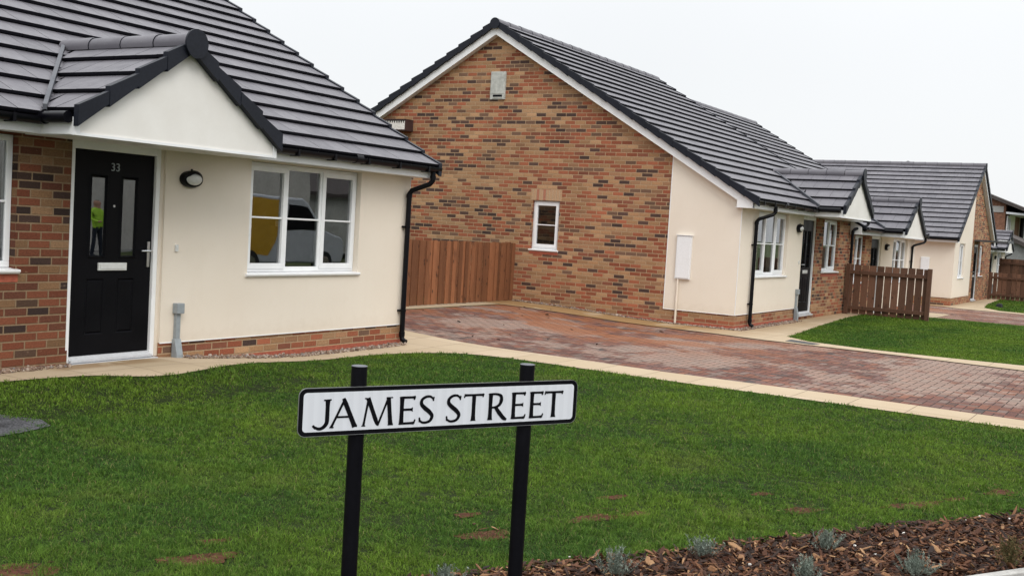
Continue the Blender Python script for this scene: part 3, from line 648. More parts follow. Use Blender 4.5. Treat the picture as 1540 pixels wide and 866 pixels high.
def bungalow(loc, m, label, W=7.93, xd=(4.115, 5.21), porch=(4.53, 1.21, -.70), number=None, w1=(1.02, 2.93), w2=(5.76, 7.05), w2l=2, detail=2,
             dpx=(.03, .085), zg=0., meter=True, vent=True, gwin=True, curtains=0, brick='brick', dp_end=False, rb=.12, lamp_x=3.81, gl0=None):
    root = empty('bungalow', loc); tag(root, label, 'bungalow', 'new bungalows along the street')
    P = lambda: MB(m)
    yb = .015; xr = xd[0]; g0 = -.5; pl = .262
    # brick walls
    wl = P()
    ops_w2 = (w2[0], w2[1], .985, 2.19); dr = (xd[0], xd[1], rb, 2.21)
    wall_rect(wl, xd[1]-.02, W, pl, 2.25, [ops_w2, dr], yb, mat=1 if brick == 'brick_red_shaded' else 0)
    wall_rect(wl, .015, xd[0], g0, pl, [], yb-.0, mat=0); wall_rect(wl, xd[1]-.02, W, g0, pl, [], yb, mat=1 if brick == 'brick_red_shaded' else 0)
    wl.box(xd[1]-.0, xd[1]+.03, yb+.001, .14, g0, pl); wall_rect(wl, xd[0]+.002, xd[1]-.021, g0, dr[2], [], yb)
    wl.face([(xd[0], yb, 2.21), (xd[1], yb, 2.21), (xd[1], yb, 2.25), (xd[0], yb, 2.25)]); wl.box(xd[0]-.03, xd[0]+.001, yb+.001, .14, g0, pl)
    # gables
    gw = (3.735, 4.345, 1.165, 2.17)
    for xg, ops in ((.015, [gw] if gwin else []), (W-.001, [])):
        near = xg < 1
        if near: wall_rect(wl, yb, D-.015, g0, 2.25, ops, xg, .11, 0, axis='x')
        else: wl.face([(xg, yb, g0), (xg, D-.015, g0), (xg, D-.015, 2.25), (xg, yb, 2.25)])
        zt = lambda y: ztop(y)-.10
        tri = [(xg, yb, 2.25), (xg, D-.015, 2.25), (xg, D-.015, zt(D-.015)), (xg, D/2, zt(D/2)), (xg, yb, zt(yb))]
        wl.face(tri if not near else tri[::-1])
    wl.face([(W, D-.015, g0), (.015, D-.015, g0), (.015, D-.015, 2.3), (W, D-.015, 2.3)])
    wall = wl.build('wall', ['brick', brick], root)
    # interior shell so the rooms read dark
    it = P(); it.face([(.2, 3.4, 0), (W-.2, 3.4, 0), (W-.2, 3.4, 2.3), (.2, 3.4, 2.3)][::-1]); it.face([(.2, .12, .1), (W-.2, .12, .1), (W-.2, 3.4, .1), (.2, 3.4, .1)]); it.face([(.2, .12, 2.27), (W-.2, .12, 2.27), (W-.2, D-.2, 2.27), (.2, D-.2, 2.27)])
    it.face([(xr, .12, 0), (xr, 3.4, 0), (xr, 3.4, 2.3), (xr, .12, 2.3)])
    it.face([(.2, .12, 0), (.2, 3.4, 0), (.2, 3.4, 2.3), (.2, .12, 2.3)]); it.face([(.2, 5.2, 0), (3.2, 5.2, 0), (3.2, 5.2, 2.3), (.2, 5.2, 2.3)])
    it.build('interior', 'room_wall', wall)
    # render skin (proud of the plinth)
    rd = P(); t = 0.
    op1 = (w1[0], w1[1], .925, 2.19)
    wall_rect(rd, 0, xr, pl+.004, 2.25, [op1], t, .12)
    yq = 1.385
    rd.face([(0, 0, pl+.004), (0, yq, pl+.004), (0, yq, ztop(yq)-.12), (0, 0, ztop(0)-.12)][::-1])
    rd.face([(0, yq, pl+.004), (.02, yq, pl+.004), (.02, yq, ztop(yq)-.12), (0, yq, ztop(yq)-.12)][::-1])
    rd.face([(0, 0, pl+.004), (xr, 0, pl+.004), (xr, .02, pl+.004), (0, .02, pl+.004)]); rd.face([(0, 0, pl+.004), (.02, 0, pl+.004), (.02, yq, pl+.004), (0, yq, pl+.004)][::-1])
    rd.box(xr-.02, xr+.042, 0.03, .14, rb, 2.25); rd.box(xr-.02, xr+.003, .0005, .0299, pl+.004, 2.25)
    rd.build('render_wall', 'cream_render', wall)
    bd = P(); bd.box(-.004, .012, yq-.0, yq+.014, pl, ztop(yq)-.3); bd.box(-.005, .006, -.005, .006, pl, 2.2); bd.box(0, xr, -.006, .002, pl-.004, pl+.006); bd.box(-.006, .002, .007, yq, pl-.004, pl+.006); bd.build('corner_bead', 'upvc', wall)
    # red engineering course at the foot
    if detail > 1:
        pc = P(); pc.box(.011, xd[0]-.02, yb-.004, yb+.03, g0, .065); pc.box(.011, .05, yb+.03, D-.02, g0, .065 if gwin else .06); pc.build('plinth', 'red_brick', wall)
    # roof
    sh = P(); rf_x0, rf_x1 = -.15, W+.0
    nC = 20; Ls = (YR-YE)*SL; g = Ls/nC
    O = (rf_x0, YE, ZE-T0*SV[0]*1.0); L = rf_x1-rf_x0
    N = (0, -SV[1], SV[0]); O = Vector((rf_x0, YE, ZE))-Vector(N)*T0
    rnd = random.getstate()
    tile_courses(sh, O, (1, 0, 0), (0, SV[0], SV[1]), N, L, nC, g)
    O2 = Vector((rf_x1, D-YE, ZE))-Vector((0, SV[1], SV[0]))*T0
    tile_courses(sh, O2, (-1, 0, 0), (0, -SV[0], SV[1]), (0, SV[1], SV[0]), L, nC, g)
    # underlay closing the roof
    z1_, zr = ZE-.09, ZE+(YR-YE)*TAN-.09
    sh.face([(rf_x0, YE+.03, z1_), (rf_x1, YE+.03, z1_), (rf_x1, YR, zr), (rf_x0, YR, zr)], 1); sh.face([(rf_x1, D-YE-.03, z1_), (rf_x0, D-YE-.03, z1_), (rf_x0, YR, zr), (rf_x1, YR, zr)], 1)
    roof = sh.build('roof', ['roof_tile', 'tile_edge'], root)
    rt = P(); zR = ZE+(YR-YE)*TAN-.055
    zR -= .022; ridge_tiles(rt, (rf_x0-.03, YR, zR), (rf_x1+.02, YR, zR), .10); disc_cap(rt, (rf_x0-.035, YR, zR-.012), (-1, 0, 0), .112, .018)
    rt.build('ridge', ['roof_tile', 'verge_black'], roof, smooth=True, fixn=True)
    # dry verge caps, one per course, both slopes, near gable
    vg = P()
    for xa, xb_ in ((rf_x0-.035, rf_x0+.03), (rf_x1-.02, rf_x1+.03)):
        if xb_ > 1: cap, low = .012, -.05
        else: cap, low = .012, -.145
        for sgn in (0, 1):
            for k in range(nC):
                s0, s1 = k*g-.004, (k+1)*g-.008
                def q(s_, h_):
                    y_ = YE+s_*SV[0]; z_ = ZE+s_*SV[1]+h_; return (y_ if not sgn else D-y_, z_)
                pts = [q(s0, low-.006), q(s1, low+.012), q(s1, cap-.034), q(s0, cap+.006)]
                n0 = pts if not sgn else pts[::-1]
                vg.prism(n0, 'x', xa, xb_)
            vg.build('verge', 'verge_black', roof, fixn=True); vg = P()
    # barge board, soffit, fascia
    bb = P(); T1, T2 = -.135, -.30
    for sgn in (0, 1):
        Y = lambda y: y if not sgn else D-y
        pts = [(Y(-.255), 2.203), (Y(.06), 2.203), (Y(.06), ztop(.06)+T2), (Y(D/2), ztop(D/2)+T2), (Y(D/2), ztop(D/2)+T1), (Y(-.255), ztop(-.255)+T1)]
        bb.prism(pts, 'x', -.125, -.105)
        sf = [(Y(.06), ztop(.06)+T2), (Y(D/2), ztop(D/2)+T2), (Y(D/2), ztop(D/2)+T2+.02), (Y(.06), ztop(.06)+T2+.02)]
        bb.prism(sf, 'x', -.105, .03)
    bb.box(-.105, .0, -.24, .06, 2.205, 2.215)
    ec = P(); ec.prism([(-.256, 2.203), (.3, 2.203), (.3, ztop(.3)-.10), (-.256, ztop(-.256)-.07)], 'x', W+.003, W+.024); ec.build('end_board', 'upvc', roof, fixn=True)
    bb.build('barge_board', 'upvc', roof, fixn=True)
    fs = P(); pxL, pxR, py = porch[0]-porch[1], porch[0]+porch[1], porch[2]
    fs.box(pxR, W+.02, -.255, -.235, 2.204, 2.36); fs.build('fascia', 'upvc', roof, bevel=.002); fs = P(); fs.box(-.125, pxL, -.255, -.235, 2.204, 2.36); fs.build('fascia', 'upvc', roof, bevel=.002); fs = P()
    fs.box(-.104, W+.0, -.235, .10, 2.207, 2.216); fs.build('soffit', 'upvc', roof); fs = P(); fs.box(-.104, W, D-.1, D+.255, 2.207, 2.36)
    fs.build('fascia', 'upvc', roof, bevel=.002)
    gutter(root, m, -.18, pxL-.04); gutter(root, m, pxR+.04, W+.0, brackets=detail > 1)
    downpipe(root, m, dpx[0], dpx[1], zg)
    if dp_end: downpipe(root, m, W-.25+.6, W-.12, zg, yb=-.075)
    # porch
    hw = porch[1]; xc = porch[0]; pz0 = 2.43; pt = .635; apx = pz0+(hw+.02)*pt; yv = py-.06
    ps = P(); SLp = math.hypot(1, pt); sv = (1/SLp, pt/SLp); Lp = (hw+.02)*SLp; npc = 4; gp = Lp/npc
    def yend(z): return (z-ZE)/TAN+YE
    for sg_ in (-1, 1):
        A = (0, 1, 0); Nn = Vector((sg_*sv[1], 0, sv[0])); Oo = Vector((xc+sg_*(hw+.02), yv, pz0))-Nn*T0
        tile_courses(ps, Oo, A, (-sg_*sv[0], 0, sv[1]), Nn, 4.2, npc, gp, clipf=lambda s_: yend(pz0+s_*sv[1])-yv+.02)
        ps.face([(xc+sg_*(hw+.0), yv, pz0-.085), (xc, yv, apx-.07), (xc, yend(apx), apx-.07), (xc+sg_*(hw+.0), yend(pz0), pz0-.085)], 1)
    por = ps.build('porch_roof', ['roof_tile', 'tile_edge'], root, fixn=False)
    rt = P(); ridge_tiles(rt, (xc, yv-.02, apx-.05), (xc, yend(apx)+.02, apx-.05), .1, .42); disc_cap(rt, (xc, yv-.03, apx-.055), (0, -1, 0), .135, .02); rt.build('ridge', ['roof_tile', 'verge_black'], por, smooth=True, fixn=True)
    vg = P()
    for sg_ in (-1, 1):
        for k in range(npc):
            s0, s1 = k*gp-.004, (k+1)*gp-.007
            def q(s_, h_): return (xc+sg_*(hw+.02-s_*sv[0]), pz0+s_*sv[1]+h_)
            vg.prism([q(s0, -.158), q(s1, -.132), q(s1, -.020), q(s0, .022)], 'y', yv-.012-.004*(k % 2), yv+.05)
        vg.build('verge', 'verge_black', por, fixn=True); vg = P()
    pf = P()
    for sg_ in (-1, 1):
        xe = xc+sg_*hw; pf.box(min(xe, xe-sg_*.02), max(xe, xe-sg_*.02), py-.012, -.235, 2.205, pz0-.09)
    pf.box(xc-hw-.004, xc-hw+.04, py-.014, py+.03, 2.198, pz0-.08); pf.box(xc+hw-.04, xc+hw+.004, py-.014, py+.03, 2.198, pz0-.08)
    pf.box(xc-hw+.041, xc+hw-.041, py+.002, .09, 2.200, 2.210); pf.box(xc-hw+.041, xc+hw-.041, py-.012, py+.002, 2.198, 2.222)
    pf.build('fascia', 'upvc', por)
    pg = P(); zl = lambda x: pz0-.10+(hw+.02-abs(x-xc))*pt-.0
    pts = [(xc-hw+.041, 2.223), (xc+hw-.041, 2.223), (xc+hw-.041, zl(xc+hw-.041)), (xc, zl(xc)), (xc-hw+.041, zl(xc-hw+.041))]
    pg.prism(pts, 'y', py, py+.05); pg.build('gable', 'white_render', por, fixn=True)
    # valley flashings and small eaves gutters of the porch
    vl = P()
    for sg_ in (-1, 1):
        p0 = Vector((xc+sg_*(hw+.04), yend(pz0)-.06, pz0-.01)); p1 = Vector((xc, yend(apx)+.05, apx+.0))
        dz_ = Vector((0, 0, .035)); tt = (p1-p0).normalized(); sd_ = tt.cross(Vector((0, 0, 1))).normalized()*.018
        vl.hexa([p0-sd_-dz_*2, p0+sd_-dz_*2, p1+sd_-dz_*2, p1-sd_-dz_*2, p0-sd_+dz_, p0+sd_+dz_, p1+sd_+dz_, p1-sd_+dz_]); vl.build('valley', 'valley_grey', por, fixn=True); vl = P()
    gt = P()
    for sg_ in (-1, 1):
        x_ = xc+sg_*(hw+.045); gt.tube([(x_, py+.03, 2.345), (x_, -.26, 2.345)], .052, 12); gt.tube([(x_, -.37, 2.345), (x_, -.27, 2.345)], .064, 12); gt.build('gutter', 'black_plastic', por, smooth=True); gt = P()
    # openings
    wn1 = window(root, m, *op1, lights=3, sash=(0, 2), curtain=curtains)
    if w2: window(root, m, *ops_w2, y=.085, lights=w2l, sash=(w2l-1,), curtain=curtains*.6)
    mb = P(); mb.box(w2[0]-.03, w2[1]+.03, yb-.008, yb+.03, .905, .975); mb.build('brick_sill', 'red_brick', wall)
    door(root, m, xd[0]+.0, xd[1], rb, 2.205, number)
    wall_lamp(root, m, lamp_x, 1.93)
    mb = P(); mb.box(xr-.165-.018, xr-.165+.018, -.018, 0, 1.19, 1.26); mb.box(xr-.165-.008, xr-.165+.008, -.022, -.018, 1.22, 1.238); mb.build('doorbell', 'lens', root, bevel=.003)
    # grey cable riser beside the door
    xm = xr-.20; mb = P(); mb.box(xm-.048, xm+.048, -.075, 0, .56, .665); mb.box(xm-.028, xm+.028, -.045, 0, .22, .56)
    mb.prism([(-.0, rb-.1), (-.085, rb-.1), (-.085, .14), (-.045, .30), (0, .30)], 'x', xm-.042, xm+.042)
    mb.build('cable_riser', 'grey_plastic', root, bevel=.006, fixn=True)
    if meter:
        mb = P(); mb.box(-.05, 0, .90, 1.19, .84, 1.645); mb.box(-.062, -.0505, .915, 1.175, .86, 1.63); mb.prism([(.885, 1.646), (1.205, 1.646), (1.205, 1.655), (.885, 1.655)], 'x', -.075, .0)
        mb.tube([(-.0625, .965, 1.24), (-.066, .965, 1.24)], .014, 10, 0); mt = mb.build('meter_box', 'meter_white', root, bevel=.004, fixn=True)
        mb = P(); mb.tube([(-.03, 1.13, .84), (-.03, 1.13, zg-.02)], .021, 10); mb.build('pipe', 'cream_render', mt, smooth=True)
    if vent:
        mb = P(); ym = 5.31
        mb.box(-.02, .02, ym-.175, ym+.175, 4.17, 4.73); mb.box(-.028, -.0205, ym-.155, ym+.155, 4.28, 4.71, 0); mb.box(-.034, -.0205, ym-.12, ym+.11, 4.195, 4.215, 0); mb.box(-.026, -.0205, ym-.115, ym+.105, 4.216, 4.262, 1)
        mb.box(-.033, -.0285, ym-.13, ym-.02, 4.615, 4.63, 0)
        mb.build('gable_vent', ['vent_grey', 'black_paint'], root, bevel=.003)
        mb = P(); yy = 7.66
        mb.box(-.28, .015, yy-.27, yy+.27, 3.50, 3.52); mb.box(-.28, .015, yy-.27, yy+.27, 3.72, 3.74)
        mb.box(-.27, .01, yy-.265, yy-.25, 3.52, 3.72); mb.box(-.27, .01, yy+.25, yy+.265, 3.52, 3.72)
        nb = mb.build('nest_box', 'dark_brown', root)
        mb = P(); mb.box(-.265, -.25, yy-.25, yy+.25, 3.521, 3.655)
        for k in range(9): yk = yy-.25+.5*(k+.0)/8.5; mb.box(-.265, -.25, yk, yk+.026, 3.655, 3.70)
        mb.build('box_front', 'white_stone', nb)
    if gwin:
        gwn = empty('tmp'); 
        # a single sash window set in the side wall, built facing -y then turned
        wobj = window(root, 1, -.305, .305, 1.165, 2.17, y=.05, lights=1, sash=(0,), handle=False)
        wobj.rotation_euler = (0, 0, R(-90) if m > 0 else R(90)); wobj.location = (.015*m, (gw[0]+gw[1])/2, 0)
        bpy.data.objects.remove(gwn)
        mb = P(); mb.box(.009, .05, gw[0]-.04, gw[1]+.04, 2.172, 2.385); mb.build('lintel', 'soldier_brick', wall)
        mb = P(); mb.box(.007, .05, gw[0]-.02, gw[1]+.02, 1.105, 1.160); mb.build('brick_sill', 'red_brick', wall)
    return root
h1 = bungalow((11.86, 8.68, 0), -1, 'nearest bungalow at the left edge, its black front door numbered 33', number='33', xd=(4.115, 5.21), brick='brick_red_shaded', dpx=(-.06, .085), zg=.0, w2=(5.76, 7.65), w2l=3, meter=False, rb=.135, vent=False, gwin=False)
h2 = bungalow((19.22, 6.69, 0), 1, 'middle bungalow showing a large multicoloured brick gable wall behind the driveway', xd=(3.91, 4.98), porch=(4.95, 1.21, -.84), w1=(.98, 2.88), w2=(5.60, 6.92), dpx=(.95, .70), curtains=.34, rb=.105, dp_end=True, lamp_x=3.55)
h3 = bungalow((35.0, 6.69, -.29), -1, 'lower attached bungalow behind the picket fence, with its own small gabled porch', W=7.83, xd=(4.45, 5.55), porch=(4.6, 1.21, -.84), w1=(1.05, 3.0), w2=(6.25, 7.3), dpx=(.12, .62), curtains=.3, detail=1, vent=False, gwin=False, meter=False, lamp_x=3.95)
h5 = bungalow((61.4, 7.3, -.5), -1, 'farthest bungalow, only its tiled porch and cream wall showing past the gable end', W=7.83, dpx=(.12, .2), curtains=.3, detail=1, vent=False, gwin=False, meter=False)

# ------------------------------------------------------------------ gable-fronted bungalow at the end of the drive
def gable_bungalow(loc, label, W=9.0, Dp=7.2):
    root = empty('bungalow', loc); tag(root, label, 'bungalow', 'new bungalows along the street')
    hx = W/2; zt = lambda x: ZE+((x if x < hx else W-x)-YE)*TAN; pl = .262; xr = 3.85; g0 = -.5
    w1 = (1.0, 2.25, .925, 2.19); dr = (4.55, 5.6, .05, 2.2); w2 = (5.95, 6.9, .95, 2.19)
    wl = MB(); wall_rect(wl, xr, W, pl, 2.25, [dr, w2], .015); wall_rect(wl, .015, W, g0, pl, [dr], .015)
    wl.face([(xr, .015, 2.25), (W, .015, 2.25), (W, .015, zt(W)-.1), (hx, .015, zt(hx)-.1), (xr, .015, zt(xr)-.1)])
    wl.face([(.015, .015, g0), (.015, Dp, g0), (.015, Dp, pl), (.015, .015, pl)][::-1]); wl.face([(W, .015, g0), (W, Dp, g0), (W, Dp, 2.4), (W, .015, 2.4)])
    wl.face([(.015, Dp, g0), (W, Dp, g0), (W, Dp, 2.4), (hx, Dp, zt(hx)-.1), (.015, Dp, 2.4)][::-1])
    wall = wl.build('wall', 'brick', root)
    rd = MB(); wall_rect(rd, 0, xr, pl, 2.25, [w1], 0); rd.face([(0, 0, 2.25), (xr, 0, 2.25), (xr, 0, zt(xr)-.12), (0, 0, zt(0)-.12)])
    rd.face([(0, 0, pl), (0, Dp, pl), (0, Dp, 2.3), (0, 0, 2.3)][::-1]); rd.face([(xr, 0, pl), (xr, .02, pl), (xr, .02, zt(xr)-.12), (xr, 0, zt(xr)-.12)])
    rd.build('render_wall', 'cream_render', wall)
    it = MB(); it.face([(.1, 3, 0), (W, 3, 0), (W, 3, 2.3), (.1, 3, 2.3)]); it.face([(.1, .1, 2.3), (W, .1, 2.3), (W, Dp, 2.3), (.1, Dp, 2.3)]); it.build('interior', 'room_wall', wall)
    sh = MB(); y0 = -.15; nC = 16; Ls = (hx-YE)*SL; g = Ls/nC; L = Dp+.3
    N = Vector((-SV[1], 0, SV[0])); O = Vector((YE, Dp+.15, ZE))-N*T0
    tile_courses(sh, O, (0, -1, 0), (SV[0], 0, SV[1]), N, L, nC, g)
    N = Vector((SV[1], 0, SV[0])); O = Vector((W-YE, y0, ZE))-N*T0
    tile_courses(sh, O, (0, 1, 0), (-SV[0], 0, SV[1]), N, L, nC, g)
    z1_, zr = ZE-.09, ZE+(hx-YE)*TAN-.09
    sh.face([(YE+.03, y0, z1_), (YE+.03, Dp+.15, z1_), (hx, Dp+.15, zr), (hx, y0, zr)], 1); sh.face([(W-YE-.03, y0, z1_), (W-YE-.03, Dp+.15, z1_), (hx, Dp+.15, zr), (hx, y0, zr)], 1)
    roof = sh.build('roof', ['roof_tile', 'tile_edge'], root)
    rt = MB(); ridge_tiles(rt, (hx, y0-.02, zr+.035), (hx, Dp+.15, zr+.035)); disc_cap(rt, (hx, y0-.03, zr+.03), (0, -1, 0), .12, .02); rt.build('ridge', ['roof_tile', 'verge_black'], roof, smooth=True, fixn=True)
    vg = MB(); bb = MB()
    for sg in (0, 1):
        X = lambda x: x if not sg else W-x
        for k in range(nC):
            s0, s1 = k*g-.004, (k+1)*g-.008
            q = lambda s_, h_: (X(YE+s_*SV[0]), ZE+s_*SV[1]+h_)
            vg.prism([q(s0, -.145), q(s1, -.14), q(s1, -.016), q(s0, .012)], 'y', y0-.035, y0+.03)
        bb.prism([(X(-.255), 2.203), (X(.06), 2.203), (X(.06), zt(.06)-.30), (hx, zt(hx)-.30), (hx, zt(hx)-.135), (X(-.255), zt(-.255)-.135)], 'y', -.125, -.105)
        bb.prism([(X(.06), zt(.06)-.30), (hx, zt(hx)-.30), (hx, zt(hx)-.28), (X(.06), zt(.06)-.28)], 'y', -.105, .02)
    vg.build('verge', 'verge_black', roof, fixn=True); bb.box(-.24, .0, -.105, .0, 2.205, 2.215); bb.box(W, W+.24, -.105, 0, 2.205, 2.215); bb.build('barge_board', 'upvc', roof, fixn=True)
    fs = MB(); fs.box(-.255, -.235, -.12, Dp, 2.204, 2.36); fs.box(-.235, .05, -.1, Dp, 2.207, 2.216); fs.build('fascia', 'upvc', roof)
    gt = MB(); gt.tube([(-.315, -.15, 2.335), (-.315, Dp, 2.335)], .056, 12); gt.build('gutter', 'black_plastic', root, smooth=True)
    window(root, 1, *w1, lights=2, sash=(1,), curtain=.3, handle=False); window(root, 1, *w2, y=.08, lights=1, sash=(0,), curtain=.2, handle=False)
    door(root, 1, dr[0], dr[1], .05, 2.2)
    mb = MB(); mb.box(-.05, 0, .80, 1.09, .84, 1.645); mb.box(-.062, -.0505, .815, 1.075, .86, 1.63); mb.build('meter_box', 'meter_white', root, bevel=.004)
    # flat canopy over the door on slim arms
    mb = MB(); mb.box(4.3, 5.85, -1.15, .0, 2.33, 2.39); mb.box(4.3, 5.85, -1.19, -1.1501, 2.31, 2.42)
    cp = mb.build('canopy', 'lead', root, bevel=.004)
    mb = MB(); mb.box(4.6, 5.6, -1.13, -.80, 2.391, 2.425); mb.build('canopy_glint', 'upvc', cp, bevel=.004)  # white block stands in for light reflected off the canopy top
    return root
gable_bungalow((41, 6.5, -.27), 'cream sided bungalow whose tall narrow looking gable end faces the street beyond the picket fence')

# ------------------------------------------------------------------ fences
def board_fence(name, label, p0, p1, height, bw=.14, gap=-.0, pm='fence_wood', z0=None, rails_front=False, post=.095, posts=None, group=None, nb=None, rails=(.18, .82), over=True):
    p0, p1 = Vector(p0), Vector(p1); L = (p1-p0).length; an = math.atan2(p1.y-p0.y, p1.x-p0.x)
    root = empty(name, (p0.x, p0.y, z0 if z0 is not None else float(H(p0.x, p0.y))), an); tag(root, label, 'fence', group)
    n = nb or int(round(L/(bw+gap))); st = L/n
    mb = MB()
    for i in range(n):
        x0 = i*st; w_ = (st*1.03 if over else bw)+random.uniform(-.004, .004); yo = (.0 if i % 2 else .020)*(1 if over else 0)+random.uniform(-.002, .002); h = height+random.uniform(-.008, .008)
        tx = random.uniform(-.004, .004)
        mb.hexa([(x0, yo, .02), (x0+w_, yo, .02), (x0+w_, yo+.016, .02), (x0, yo+.016, .02), (x0+tx, yo, h), (x0+w_+tx, yo, h), (x0+w_+tx, yo+.016, h), (x0+tx, yo+.016, h)])
    mb.build('boards', pm, root)
    yr = (-.045, -.004) if rails_front else (.03, .07)
    for f in rails:
        r_ = MB(); r_.box(0, L, yr[0], yr[1], height*f-.045, height*f+.04); r_.build('rail', pm, root, bevel=.004)
    for x in (posts or [0, L]):
        r_ = MB(); y0 = -.05 if rails_front else .03; r_.box(x-post/2, x+post/2, y0-.02, y0+post-.02, -.1, height+.015); r_.build('post', pm, root, bevel=.005)
    return root
zf = float(H(15.5, 11.3))
board_fence('board_fence', 'reddish brown close board fence across the back of the block paved driveway', (11.9, 11.3, 0), (19.2, 11.36, 0), 1.17, .108, z0=zf-.01, posts=[.1, 1.9, 3.7, 5.55, 7.1])
board_fence('picket_fence', 'short dark brown picket fence with gaps, jutting out between the attached bungalows', (26.95, 6.66, 0), (26.93, 4.72, 0), 1.19, .155, .03, 'picket_wood', rails_front=True, posts=[.04, 1.90], nb=11, over=False, rails=(.14, .85))
board_fence('garden_fence', 'low brown fence with two rails beyond the far right lawn', (49.6, 6.45, 0), (49.4, -2.5, 0), 1.12, .15, .03, 'picket_wood', rails_front=True, posts=[.05, 2.2, 4.4, 6.6, 8.8], over=False)
board_fence('garden_fence', 'taller brown fence standing behind the low one at the right edge', (60.3, 7.45, 0), (57, -2, 0), 1.9, .15, .0, 'picket_wood', rails_front=True, posts=[.05, 2.6, 5.2, 7.8], over=True, rails=(.4, .88), z0=-.5)

# ------------------------------------------------------------------ distant buildings
def old_house():
    root = empty('old_house', (75, 9.1, -.6)); tag(root, 'older two storey brown brick house with low pitched roof at the far right edge', 'house')
    zz = lambda y: 5.32+y*.38
    wl = MB(); wl.prism([(0, 0), (12, 0), (12, zz(0)), (6, zz(6)), (0, zz(0))], 'x', 0, 16); wl.build('wall', 'far_brown_brick', root, fixn=True)
    rf = MB(); rf.prism([(-2.2, zz(-2.2)), (6, zz(6)+.02), (14.2, zz(-2.2)), (14.2, zz(-2.2)+.2), (6, zz(6)+.24), (-2.2, zz(-2.2)+.2)], 'x', -.4, 16.3); rf.build('roof', 'far_tile', root, fixn=True)
    p = MB(); p.box(-.05, -.001, .12, 1.2, 4.8, 5.18); p.build('panel', 'concrete', root)
    for a_, b_ in ((1.9, 4.6), (7.6, 14)):
        p = MB(); p.box(a_, b_, -.06, -.001, 2.0, 4.72); p.build('cladding', 'white_render', root)
    p = MB(); p.prism([(-1.9, 4.60), (-.061, 4.72), (-.061, 4.84), (-1.9, 4.72)], 'x', -.2, 15); p.build('canopy', 'upvc_grey', root, fixn=True)
    for x in (.25, 9.0):
        f = MB(); frame_rect(f, x, x+1.6, 2.6, 4.6, .12, -.13, -.065); f.box(x+.75, x+.87, -.129, -.066, 2.72, 4.48); wo_ = f.build('window', 'upvc', root); g_ = MB(); g_.face([(x+.12, -.09, 2.72), (x+1.48, -.09, 2.72), (x+1.48, -.09, 4.48), (x+.12, -.09, 4.48)]); g_.build('pane', 'window_glass', wo_)
    p = MB(); p.tube([(7.0, -.25, 4.7), (7.0, -.25, 0)], .14, 8); p.build('downpipe', 'black_plastic', root)
    p = MB(); p.tube([(9, -.3, zz(-.3)+.1), (9, -.3, zz(-.3)+1.2)], .2, 10); p.build('flue', 'concrete', root)
old_house()
def garage():
    root = empty('garage', (68, 8.7, -.6)); tag(root, 'low outbuilding with a pale grey gable and dark roof edge over the taller fence', 'garage')
    zz = lambda y: 3.32-abs(y)*.40
    w_ = MB(); w_.prism([(-4.5, 0), (4.5, 0), (4.5, zz(4.5)), (0, zz(0)), (-4.5, zz(4.5))], 'x', 0, 6); w_.build('wall', 'garage_roof', root, fixn=True)
    r_ = MB(); r_.prism([(-4.9, zz(4.9)), (0, zz(0)), (4.9, zz(4.9)), (4.9, zz(4.9)+.22), (0, zz(0)+.24), (-4.9, zz(4.9)+.22)], 'x', -.25, 6.3); r_.build('roof', 'far_tile', root, fixn=True)
garage()

